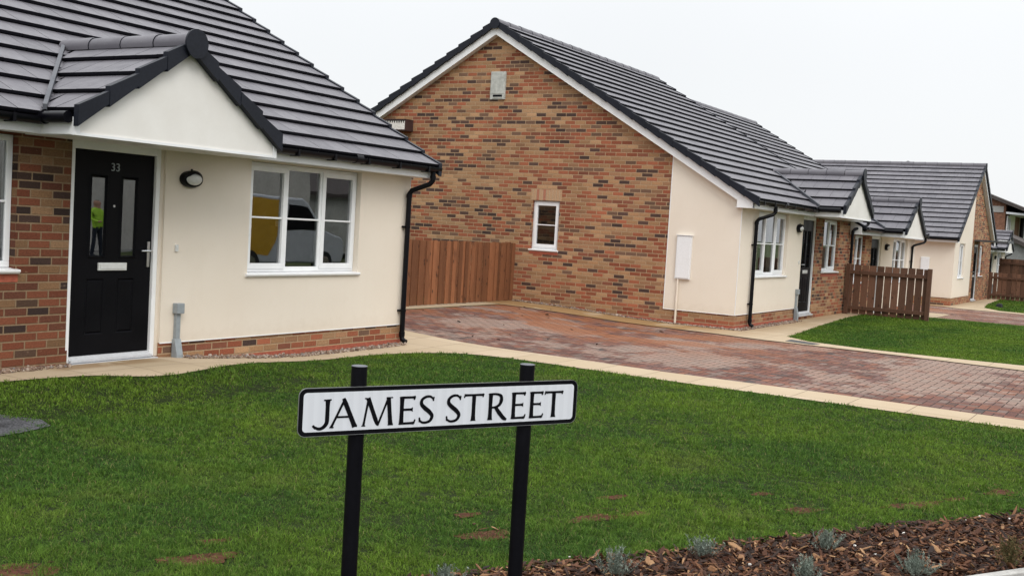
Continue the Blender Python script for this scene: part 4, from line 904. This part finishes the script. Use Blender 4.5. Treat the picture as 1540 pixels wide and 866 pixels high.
# ------------------------------------------------------------------ street name sign
def sign():
    c = 3.9; root = empty('street_sign', (*nd(c, 1.849), 0), math.atan2(dD[1], dD[0]))
    tag(root, 'white street name plate with black border reading JAMES STREET on two black posts', 'street sign')
    # local x along the plate (0 at its centre), -y towards the viewer
    x0, x1, za, zb = -.597, .603, .853, 1.035; til = .0125
    def rr(w0, w1, h0, h1, rad, n=6):
        pts = []
        for cx, cz, a0 in ((w1-rad, h0+rad, -90), (w1-rad, h1-rad, 0), (w0+rad, h1-rad, 90), (w0+rad, h0+rad, 180)):
            for i in range(n+1): t = R(a0+90*i/n); pts.append((cx+rad*math.cos(t), cz+rad*math.sin(t)))
        return pts
    def tl(p): return (p[0], p[1]+til*p[0])
    def plate(name, pts, y0, y1, mat, par):
        mb = MB(); mb.prism([tl(p) for p in pts], 'y', y0, y1); return mb.build(name, mat, par, fixn=True)
    pl = plate('sign_plate', rr(x0, x1, za, zb, .030), -.004, .0, 'steel', root)
    plate('border', rr(x0+.002, x1-.002, za+.002, zb-.002, .028), -.0045, -.0041, 'black_paint', pl)
    plate('face', rr(x0+.0185, x1-.0185, za+.0175, zb-.0175, .014), -.0052, -.0046, 'reflective_white', pl)
    # lettering: broad-nib roman capitals with flared terminals, cap height 1 unit
    Hc = .1075
    def stem(x, z0_, z1_, w_, fl=.030, lean=0):
        zs = [0, .10, .25, .5, .75, .90, 1]; k = [1+fl/w_*2, 1.12, 1.0, .96, 1.0, 1.12, 1+fl/w_*2]
        if fl == 0: k = [1]*7
        Lp = []; Rp = []
        for t, q in zip(zs, k):
            z = z0_+(z1_-z0_)*t; cx = x+lean*t; Lp.append((cx-w_*q/2, z)); Rp.append((cx+w_*q/2, z))
        return Lp[::-1]+Rp if False else [Rp, Lp]
    def ribbon(pts, ws):
        Lp, Rp = [], []
        n = len(pts)
        for i in range(n):
            ax, az = pts[max(i-1, 0)]; bx, bz = pts[min(i+1, n-1)]; dx, dz = bx-ax, bz-az; l = math.hypot(dx, dz) or 1; nx, nz = -dz/l, dx/l
            Lp.append((pts[i][0]+nx*ws[i]*.64, pts[i][1]+nz*ws[i]*.64)); Rp.append((pts[i][0]-nx*ws[i]*.64, pts[i][1]-nz*ws[i]*.64))
        return [Lp, Rp]
    def line(a_, b_, w_, fa=1.5, fb=1.5):
        ts = [0, .07, .2, .5, .8, .93, 1]; ks = [fa, 1+(fa-1)*.35, 1.02, .97, 1.02, 1+(fb-1)*.35, fb]
        return ribbon([(a_[0]+(b_[0]-a_[0])*t, a_[1]+(b_[1]-a_[1])*t) for t in ts], [w_*k for k in ks])
    def curve(P, W_, n=14):
        out, ws = [], []
        K = len(P)
        for i in range(K-1):
            p0, p1, p2, p3 = P[max(i-1, 0)], P[i], P[i+1], P[min(i+2, K-1)]
            for j in range(n+(i == K-2)):
                t = j/n; f = lambda a_, b_, c_, d_: .5*((2*b_)+(-a_+c_)*t+(2*a_-5*b_+4*c_-d_)*t*t+(-a_+3*b_-3*c_+d_)*t**3)
                out.append((f(p0[0], p1[0], p2[0], p3[0]), f(p0[1], p1[1], p2[1], p3[1]))); ws.append(W_[i]+(W_[i+1]-W_[i])*t)
        return ribbon(out, ws)
    tk, th = .122, .066
    def g_E(w_): return [line((.10, 0), (.10, 1), tk, 1.35, 1.35), line((.05, .97), (w_, .965), th, 1, 1.6), line((w_-.012, .995), (w_-.055, .87), .05, 1, .5), line((.1, .53), (w_*.86, .53), th, 1, 2.2), line((.03, .033), (w_-.03, .038), .066, 1, 1.5), line((w_+.02, .165), (w_-.03, .01), .05, .5, 1)]
    def g_T(w_): return [line((w_/2, 0), (w_/2, 1), tk, 1.45, 1.1), line((.0, .965), (w_, .965), .066, 1.3, 1.3), line((.0, .87), (.03, .99), .045, .4, 1), line((w_, .87+.13), (w_-.045, .875), .045, 1, .4)]
    def g_S(w_): return [curve([(w_*.92, .86), (w_*.72, .965), (w_*.42, .965), (w_*.16, .86), (w_*.14, .70), (w_*.36, .56), (w_*.66, .42), (w_*.86, .26), (w_*.74, .09), (w_*.46, .03), (w_*.2, .045), (w_*.03, .15)], [.045, .065, .075, .09, .11, .125, .125, .105, .085, .07, .065, .04]), line((w_*.93, .96), (w_*.90, .80), .05, .8, .4), line((w_*.03, .23), (w_*.06, .05), .055, .4, .9)]
    def g_J(w_): return [curve([(w_*.80, 1.0), (w_*.80, .75), (w_*.80, .4), (w_*.78, .18), (w_*.60, .03), (w_*.36, -.015), (w_*.10, .06)], [.15, .115, .118, .115, .10, .085, .06]), line((w_*.58, .975), (w_, .985), .04, 1.1, 1.1), line((w_*.03, .11), (w_*.19, .0), .07, .8, .8)]
    def g_A(w_): return [line((.03, 0), (w_*.50, .97), .066, 1.3, 1), line((w_*.46, 1.02), (w_*.93, 0), .128, .7, 1.25), line((w_*.22, .37), (w_*.74, .37), .055, 1, 1), line((-.03, .014), (.13, .014), .03, 1, 1), line((w_*.82, .014), (w_+.02, .014), .03, 1, 1)]
    def g_M(w_): return [line((w_*.03, 0), (w_*.17, 1), .064, 1.4, 1.2), line((w_*.15, 1.0), (w_*.50, .02), .120, 1.1, .45), line((w_*.50, .0), (w_*.83, 1), .060, .9, 1.2), line((w_*.83, 1), (w_*.93, 0), .122, 1.1, 1.35), line((-.035, .014), (.11, .014), .03, 1, 1), line((w_*.84, .014), (w_*1.02, .014), .03, 1, 1), line((w_*.76, .985), (w_*.98, .985), .035, 1, 1), line((w_*.04, .985), (w_*.2, .985), .035, 1, 1)]
    def g_R(w_): return [line((.10, 0), (.10, 1), tk, 1.4, 1.3), curve([(.05, .97), (w_*.42, .97), (w_*.66, .90), (w_*.70, .73), (w_*.60, .56), (w_*.38, .48), (.12, .47)], [.06, .065, .09, .118, .09, .062, .055]), curve([(w_*.38, .50), (w_*.62, .26), (w_*.86, .06), (w_*1.03, -.005)], [.10, .125, .118, .06])]
    spec_ = [(g_J, 1.318, .071), (g_A, 1.388, .104), (g_M, 1.515, .122), (g_E, 1.662, .066), (g_S, 1.746, .064), (g_S, 1.862, .064), (g_T, 1.938, .086), (g_R, 2.045, .084), (g_E, 2.151, .064), (g_E, 2.235, .063), (g_T, 2.306, .086)]
    k = 0
    for fn, sx_, wd in spec_:
        mb = MB()
        for poly in fn(wd/Hc):
            Lp, Rp = poly; yy = -.0062-.00012*(k % 7); k += 1
            X = lambda p: (sx_-1.86+p[0]*Hc, .8835+p[1]*Hc+til*(sx_-1.86+p[0]*Hc))
            L2 = [X(p) for p in Lp]; R2 = [X(p) for p in Rp]
            for i in range(len(L2)-1):
                a_, b_, c_, d_ = R2[i], R2[i+1], L2[i+1], L2[i]
                ar = (b_[0]-a_[0])*(d_[1]-a_[1])-(b_[1]-a_[1])*(d_[0]-a_[0])
                q = [a_, b_, c_, d_]
                if ar < 0: q = q[::-1]
                mb.face([(p[0], yy, p[1]) for p in q])
        mb.build('letter', 'black_paint', pl)
    for xp in (-.352, .379):
        mb = MB(); mb.tube([(xp, .036, -.3), (xp, .036, 1.102)], .0305, 24)
        po = mb.build('post', 'black_paint', root, smooth=True)
        mb = MB(); mb.tube([(xp, .036, 1.102), (xp, .036, 1.1035), (xp, .036, 1.105)], [.0308, .0308, .027], 24); mb.build('post_cap', 'cap_grey', po, smooth=True)
        mb = MB()
        for z in (.89, 1.0): mb.tube([(xp, .036, z-.012+til*xp), (xp, .036, z+.012+til*xp)], .0325, 20)
        mb.build('clamp', 'black_plastic', po)
sign()

# ------------------------------------------------------------------ grass, bark, gravel
def patches(u, v):
    """how bare the lawn is at a point (0 grass .. 1 soil)"""
    b = np.zeros_like(u)
    for (x, y, a_, b_, an) in ((3.74, 3.86, .20, .09, -.55), (3.98, 4.02, .10, .05, -.5), (5.02, 3.05, .17, .09, -.5), (5.76, 2.76, .20, .07, -.5), (6.02, 2.62, .10, .05, -.5), (6.85, 1.86, .15, .07, -.5), (7.55, 1.32, .28, .07, -.55), (7.95, 1.12, .12, .04, -.5),
                             (8.43, .9, .18, .06, -.5), (3.1, 4.3, .16, .12, -.5), (3.5, 3.9, .06, .05, 0), (6.3, 2.9, .14, .04, -.5), (9.3, 6.9, .3, .06, -.5), (7.1, 2.2, .1, .05, -.5), (5.3, 3.35, .1, .05, -.4), (4.3, 3.0, .1, .05, -.4), (5.0, 4.6, .12, .03, -.4)):
        ca, sa = math.cos(an), math.sin(an); dx, dy = u-x, v-y; p = (dx*ca+dy*sa)/a_; q = (-dx*sa+dy*ca)/b_
        wob = .25*np.sin(u*37)*np.sin(v*41)+.2*np.sin(u*83+v*61)
        b = np.maximum(b, 1-S((np.sqrt(p*p+q*q)+wob*1.5-.40)/.6))
    d = np.hypot((u-4.55)/.80, (v-7.2)/.42)
    return b
CAMP = np.array([0., 0.])
def grass(name, poly, dens, hmin, hmax, wid, holes=None, ppl=1.0):
    P = np.array(poly); lo, hi = P.min(0), P.max(0); area = np.prod(hi-lo)
    n = int(area*dens(3.8)); 
    x = RNG.uniform(lo[0], hi[0], n); y = RNG.uniform(lo[1], hi[1], n)
    d = np.hypot(x, y); dv = np.array([dens(q) for q in (3.8, 5, 7, 9, 12, 16, 20, 30, 40, 60)]); dd = np.interp(d, (3.8, 5, 7, 9, 12, 16, 20, 30, 40, 60), dv)
    k = RNG.random(n) < dd/dens(3.8)
    x, y, d = x[k], y[k], d[k]
    k = in_poly(np.c_[x, y], P); x, y, d = x[k], y[k], d[k]
    k = RNG.random(len(x)) > patches(x, y)*.93; x, y, d = x[k], y[k], d[k]
    if holes is not None:
        k = ~in_poly(np.c_[x, y], np.array(holes)); x, y, d = x[k], y[k], d[k]
    x = x+RNG.normal(0, .022, len(x)); y = y+RNG.normal(0, .022, len(x))
    cl = sum(np.sin(x*a_+y*b_+c_) for a_, b_, c_ in ((31, 17, 1), (-23, 29, 2), (47, -11, .5), (13, -37, 4), (7, 9, 1), (-11, 5, 3)))/6
    n = len(x); an = RNG.uniform(0, 2*math.pi, n); h = RNG.uniform(hmin, hmax, n)*(1+.22*np.sin(x*1.7+y*.6)*np.sin(y*2.1)+.75*cl); w_ = wid*np.maximum(1, d/5.2)*RNG.uniform(.7, 1.3, n)
    la = RNG.uniform(0, 2*math.pi, n); lean = h*RNG.uniform(.2, 1.5, n); z = H(x, y)-.014
    bx, by = np.cos(an)*w_/2, np.sin(an)*w_/2; lx, ly = np.cos(la)*lean, np.sin(la)*lean
    V = np.empty((n, 5, 3), 'f')
    V[:, 0] = np.c_[x-bx, y-by, z]; V[:, 1] = np.c_[x+bx, y+by, z]
    V[:, 2] = np.c_[x+lx*.35+bx*.8, y+ly*.35+by*.8, z+h*.6]; V[:, 3] = np.c_[x+lx*.35-bx*.8, y+ly*.35-by*.8, z+h*.6]; V[:, 4] = np.c_[x+lx, y+ly, z+h*(1-.25*(lean/h)**1.5).clip(.4)]
    me = bpy.data.meshes.new(name); me.vertices.add(n*5); me.vertices.foreach_set('co', V.ravel())
    base = (np.arange(n)*5)[:, None]
    loops = np.concatenate([base+np.array([0, 1, 2, 3]), base+np.array([3, 2, 4])], axis=1).astype('i')
    me.loops.add(n*7); me.loops.foreach_set('vertex_index', loops.ravel())
    st = (np.arange(n)*7)[:, None]+np.array([0, 4]); me.polygons.add(n*2); me.polygons.foreach_set('loop_start', st.ravel().astype('i'))
    me.update(); me.validate()
    me.materials.append(MT['grass_blades']); o = bpy.data.objects.new(name, me); COL.objects.link(o); tag(o, kind='stuff'); return n
hole = [(4.6, 7.5), (4.85, 7.40), (5.04, 7.36), (5.10, 7.22), (5.22, 7.08), (5.12, 6.99), (5.02, 6.97), (4.93, 6.90), (4.78, 6.94), (4.66, 6.88), (4.2, 6.98), (3.95, 7.3), (4.1, 7.55)]
ng = grass('grass', lawn1, lambda d: 20000*min(1, (5/max(d, 5)))**1.6, .014, .038, .0032, hole)
ng += grass('grass', lawn2, lambda d: 6500*(15/max(d, 15))**1.4, .015, .034, .0036)
ng += grass('grass', lawn3, lambda d: 1300, .03, .05, .0040)
print('blades', ng)
# bare earth showing in the thin spots
def soil_spots():
    mb = MB()
    for (x, y, a_, b_, an) in ((3.74, 3.86, .22, .10, -.55), (3.98, 4.02, .10, .05, -.5), (5.02, 3.05, .19, .10, -.5), (5.76, 2.76, .22, .08, -.5), (6.02, 2.62, .12, .06, -.5), (6.85, 1.86, .17, .08, -.5), (7.55, 1.32, .30, .08, -.55), (7.95, 1.12, .13, .05, -.5), (8.43, .9, .19, .07, -.5), (3.1, 4.3, .18, .13, -.5), (6.3, 2.9, .14, .05, -.5), (7.1, 2.2, .1, .05, -.5), (5.3, 3.35, .1, .05, -.4)):
        n = 28; pts = []
        for i in range(n):
            t = 2*math.pi*i/n; r_ = 1+.18*math.sin(3*t+x*5)+.12*math.sin(7*t+y*9); p, q = .86*a_*r_*math.cos(t), .86*b_*r_*math.sin(t); px, py = x+p*math.cos(an)-q*math.sin(an), y+p*math.sin(an)+q*math.cos(an)
            pts.append((px, py, float(H(px, py))-.004))
        mb.face(pts)
    o = mb.build('bare_soil', 'bare_soil'); tag(o, kind='structure')
soil_spots()
def chips(name, n, area_fn, size, mat, flat=.25, elong=(1.2, 3.2), zoff=0., tilt=.6):
    """irregular flakes / pebbles, each a distorted 6-gon slab"""
    V, F = [], []; k = 6
    pts = area_fn(n)
    for (x, y, z) in pts:
        s_ = random.uniform(*size)*(.6+.8*random.random()**2); e = random.uniform(*elong); th = s_*flat*random.uniform(.6, 1.4)
        an = random.uniform(0, 2*math.pi); tx, ty = random.gauss(0, tilt), random.gauss(0, tilt)
        M = Matrix.Rotation(an, 3, 'Z')@Matrix.Rotation(tx*.6, 3, 'X')@Matrix.Rotation(ty*.6, 3, 'Y'); n0 = len(V)
        up = random.random()*s_*.4
        ang = sorted(2*math.pi*(i+random.uniform(-.3, .3))/k for i in range(k)); rad = [random.uniform(.7, 1.1) for _ in range(k)]
        for lv, sc_ in ((-.5, .8), (.0, 1.05), (.5, .75)):
            for a_, r_ in zip(ang, rad):
                q = M@Vector((math.cos(a_)*r_*s_*e*.5*sc_, math.sin(a_)*r_*s_*.5*sc_, th*lv)); V.append((x+q.x, y+q.y, z+q.z+up+zoff))
        for l in (0, 1):
            for i in range(k): j = (i+1) % k; F.append((n0+l*k+i, n0+l*k+j, n0+(l+1)*k+j, n0+(l+1)*k+i))
        F.append(tuple(n0+2*k+i for i in range(k))); F.append(tuple(n0+i for i in range(k))[::-1])
    me = bpy.data.meshes.new(name); me.from_pydata(V, [], F); me.materials.append(MT[mat]); o = bpy.data.objects.new(name, me); COL.objects.link(o); tag(o, kind='stuff'); return o
def bedpts(n):
    out = []
    for _ in range(n):
        t = random.uniform(.5, 7.2); q = random.uniform(3.79, 4.625+.02*math.sin(t*5)+.03*random.random()); p = nd(q, t)
        out.append((p[0], p[1], random.uniform(-.012, .022)))
    return out
chips('bark_mulch', 21000, bedpts, (.009, .027), 'bark', .2, (1.3, 4.2), -.004, .75)
chips('pebbles', 26, bedpts, (.010, .019), 'white_stone', .6, (1, 1.7), .012, .5)
def strawpts(n):
    sp = [(3.74, 3.86, .2), (5.02, 3.05, .2), (5.76, 2.76, .2), (6.85, 1.86, .15), (7.6, 1.3, .28), (8.43, .9, .18), (3.1, 4.3, .16), (5.3, 3.35, .12)]
    return [(a_+random.gauss(0, w_*.6), b_+random.gauss(0, w_*.35), .004) for a_, b_, w_ in (random.choice(sp) for _ in range(n))]
chips('dead_stalks', 170, strawpts, (.004, .008), 'bark', .3, (3, 8), .004, .3)
def strip(poly_pts):
    def f(n):
        out = []
        for _ in range(n):
            (x0, x1, y0, y1) = random.choice(poly_pts); x, y = random.uniform(x0, x1), random.uniform(y0, y1); out.append((x, y, float(H(x, y))+random.uniform(.0, .012)))
        return out
    return f
chips('gravel', 2600, strip([(8.0, 11.75, 8.50, 8.68)]*4+[(3.9, 6.6, 8.52, 8.66)]*2), (.014, .028), 'gravel', .7, (1, 1.5), 0, .3)
chips('gravel', 2800, strip([(19.09, 19.22, 6.6, 11.3)]*3+[(19.1, 22.9, 6.50, 6.7)]*3+[(35.0, 35.2, 6.6, 12)]), (.016, .032), 'gravel', .7, (1, 1.5), 0, .3)
def litter(n):
    out = []
    for _ in range(n):
        x, y = random.uniform(13.2, 18.5), random.uniform(6.5, 11.1); out.append((x, y, float(H(x, y))-.004))
    return out
chips('leaf_litter', 26, litter, (.03, .06), 'bark', .2, (1, 2), 0, .3)
# ------------------------------------------------------------------ plants in the bark bed
def plant(x, y, h, spread, label, mat='lavender_leaf', n=46, seed=0):
    n = int(n*.8); spread *= 1.3; h *= .85
    rg = random.Random(seed); V, F = [], []
    for _ in range(n):
        a_ = rg.uniform(0, 2*math.pi); r_ = abs(rg.gauss(0, .5)); ln = h*rg.uniform(.5, 1.1)
        base = Vector((math.cos(a_)*r_*.04, math.sin(a_)*r_*.04, 0)); d = Vector((math.cos(a_)*r_*spread/h, math.sin(a_)*r_*spread/h, 1)).normalized()
        p = base.copy(); k = int(ln/.0085)
        for i in range(k):
            q = p+d*(ln/k); d = (d+Vector((rg.gauss(0, .05), rg.gauss(0, .05), .03))).normalized()
            if i > 1:
                for _l in range(3 if i > k*.35 else 2):
                    la = rg.uniform(0, 2*math.pi); lv = Vector((math.cos(la), math.sin(la), rg.uniform(.2, 1.3))).normalized()*rg.uniform(.012, .027)*(1-.3*i/k); sd_ = lv.cross(Vector((rg.random(), rg.random(), rg.random()))).normalized()*.0012
                    n0 = len(V); V += [q-sd_, q+lv*.5-sd_*1.3, q+lv, q+lv*.5+sd_*1.3, q+sd_]; F.append((n0, n0+1, n0+2, n0+3, n0+4))
            n0 = len(V); sd_ = Vector((.0009, 0, 0)); s2 = Vector((0, .0009, 0)); V += [p-sd_, p+sd_, q+sd_, q-sd_, p-s2, p+s2, q+s2, q-s2]; F += [(n0, n0+1, n0+2, n0+3), (n0+4, n0+5, n0+6, n0+7)]
            p = q
    me = bpy.data.meshes.new('lavender'); me.from_pydata([tuple(v) for v in V], [], F); me.materials.append(MT[mat]); o = bpy.data.objects.new('lavender', me); COL.objects.link(o); o.location = (x, y, 0)
    tag(o, label, 'plant', 'young plants in the bark bed'); return o
def atn(px, n_): pass
plant(4.135, 2.714, .13, .10, 'small grey green lavender plant between the two sign posts', seed=1, n=60)
plant(4.824, 2.184, .17, .10, 'wispy grey green lavender just right of the right sign post', seed=2, n=50)
plant(5.437, 1.970, .13, .085, 'compact silvery lavender at the lawn edge, below the middle bare patches', seed=3, n=64)
plant(5.435, 1.425, .14, .085, 'grey green lavender cut off by the bottom edge, front of the bed', seed=4, n=60)
plant(6.029, 1.488, .13, .095, 'silvery lavender at the lawn edge left of the widest bark area', seed=5, n=64)
plant(5.891, 0.999, .15, .12, 'bushy blue green lavender in the middle of the bark at lower right', seed=6, n=84)
plant(4.950, 1.746, .07, .06, 'tiny grey lavender tip at the very bottom edge', seed=7, n=36)
o = plant(6.422, 0.611, .19, .11, 'loose brown and green shrub at the right end of the bark bed', 'brown_leaf', 70, 8); o.name = 'shrub'
# small dark stone on the far lawn
mb = MB(); mb.hexa([(-.16, -.1, 0), (.16, -.12, 0), (.18, .1, 0), (-.15, .12, 0), (-.1, -.06, .13), (.1, -.08, .15), (.11, .06, .14), (-.09, .08, .12)])
o = mb.build('rock', 'dark_stone', loc=(42.9, 5.15, float(H(43, 5))), bevel=.03); tag(o, 'small dark lump lying on the far right lawn', 'rock')

# ------------------------------------------------------------------ across the street (seen only mirrored in the glass)
def opposite(x, y, W, mat, label, h=2.9):
    root = empty('opposite_house', (x, y, -.1)); tag(root, label, 'house')
    w_ = MB(); w_.prism([(0, 0), (W, 0), (W, h), (W/2, h+W*.26), (0, h)], 'y', -8, 0); w_.build('wall', mat, root, fixn=True)
    r_ = MB()
    for sg in (0, 1):
        X = lambda q: q if not sg else W-q
        r_.prism([(X(-.3), h-.1), (X(W/2), h+W*.26+.06), (X(W/2), h+W*.26+.2), (X(-.3), h+.06)], 'y', -8.2, .25)
    r_.build('roof', 'far_tile', root, fixn=True)
    for cx in (W*.3, W*.68):
        f = MB(-1) if False else MB(); frame_rect(f, cx-.6, cx+.6, .9, 2.1, .07, .002, .06); wi = f.build('window', 'upvc', root); g_ = MB(); g_.face([(cx-.53, .03, .97), (cx+.53, .03, .97), (cx+.53, .03, 2.03), (cx-.53, .03, 2.03)]); g_.build('pane', 'black_paint', wi)
opposite(17, -14, 19, 'opposite_render', 'pale rendered house opposite number 33, mirrored in its window', 3.6)
opposite(39, -13, 10, 'vent_grey', 'low grey house across the street, mirrored in the right hand pane', 2.6)
opposite(2, -16, 12, 'far_brown_brick', 'brown brick house across the street, mirrored in the door glass', 2.8)
def van():
    root = empty('van', (20.3, -3.9, -.08)); tag(root, 'yellow and white van parked opposite, mirrored in the window of number 33', 'van')
    prof = [(0, .35), (4.55, .32), (4.68, .62), (4.60, .98), (4.42, 1.10), (3.75, 1.28), (3.10, 1.98), (2.85, 2.10), (.12, 2.13), (0, 1.95)]
    b_ = MB(); b_.prism(prof, 'y', -.93, .93); b_.build('body', 'van_white', root, bevel=.05, fixn=True)
    y_ = MB(); y_.prism([(.06, .55), (1.5, .55), (1.85, .9), (2.0, 1.4), (2.0, 2.03), (.15, 2.04), (.06, 1.9)], 'y', .931, .936); y_.build('livery', 'van_yellow', root, fixn=True)
    g_ = MB(); g_.prism([(2.25, 1.25), (3.62, 1.25), (3.05, 1.88), (2.3, 1.92)], 'y', .932, .938); g_.prism([(2.25, 1.25), (3.62, 1.25), (3.05, 1.88), (2.3, 1.92)], 'y', -.938, -.932); g_.build('side_window', 'black_paint', root, fixn=True)
    for x in (.85, 3.8):
        for s_ in (-1, 1):
            t_ = MB(); t_.tube([(x, s_*.72, .33), (x, s_*.945, .33)], .33, 24); w_ = t_.build('wheel', 'tyre', root, smooth=True)
            t_ = MB(); t_.tube([(x, s_*.946, .33), (x, s_*.955, .33)], .19, 20); t_.build('rim', 'steel', w_)
    t_ = MB(); t_.box(4.44, 4.62, .55, .9, .8, .98); t_.build('headlight', 'lens', root, bevel=.02); t_ = MB(); t_.box(4.44, 4.62, -.9, -.55, .8, .98); t_.build('headlight', 'lens', root, bevel=.02)
van()
def person():
    root_v = [((0, 0, .95), .15), ((0, 0, 1.15), .15), ((0, 0, 1.36), .17), ((0, 0, 1.48), .07), ((0, .01, 1.56), .062), ((0, .015, 1.66), .098), ((0, .01, 1.74), .075),
              ((.19, 0, 1.40), .07), ((.25, .04, 1.15), .052), ((.16, .22, 1.08), .042), ((.10, .30, 1.10), .035), ((-.19, 0, 1.40), .07), ((-.25, .04, 1.15), .052), ((-.16, .22, 1.08), .042), ((-.10, .30, 1.10), .035),
              ((.10, 0, .85), .105), ((.12, .02, .48), .07), ((.13, -.01, .10), .05), ((.13, .16, .04), .042), ((-.10, 0, .85), .105), ((-.12, .02, .48), .07), ((-.13, -.01, .10), .05), ((-.13, .16, .04), .042)]
    E_ = [(0, 1), (1, 2), (2, 3), (3, 4), (4, 5), (5, 6), (2, 7), (7, 8), (8, 9), (9, 10), (2, 11), (11, 12), (12, 13), (13, 14), (0, 15), (15, 16), (16, 17), (17, 18), (0, 19), (19, 20), (20, 21), (21, 22)]
    me = bpy.data.meshes.new('person'); me.from_pydata([v[0] for v in root_v], E_, []); o = bpy.data.objects.new('person', me); COL.objects.link(o)
    sk_ = o.modifiers.new('skin', 'SKIN')
    for i, (p, r_) in enumerate(root_v): me.skin_vertices[0].data[i].radius = (r_, r_*.8)
    me.skin_vertices[0].data[0].use_root = True
    ss = o.modifiers.new('sub', 'SUBSURF'); ss.levels = ss.render_levels = 2
    dg = bpy.context.evaluated_depsgraph_get(); m2 = bpy.data.meshes.new_from_object(o.evaluated_get(dg)); o.modifiers.clear(); o.data = m2
    m2.materials.clear()
    for q in ('hi_vis', 'navy_cloth', 'skin', 'hair'): m2.materials.append(MT[q])
    for p in m2.polygons:
        c_ = p.center; p.use_smooth = True
        p.material_index = 1 if c_.z < .9 else (0 if c_.z < 1.5 and not (c_.y > .24) else (3 if c_.z > 1.71 or c_.y < -.02 else 2))
    o.location = (22.1, -10.1, -.08); tag(o, 'person standing across the street in a bright yellow green hi-vis jacket and dark trousers', 'person')
person()
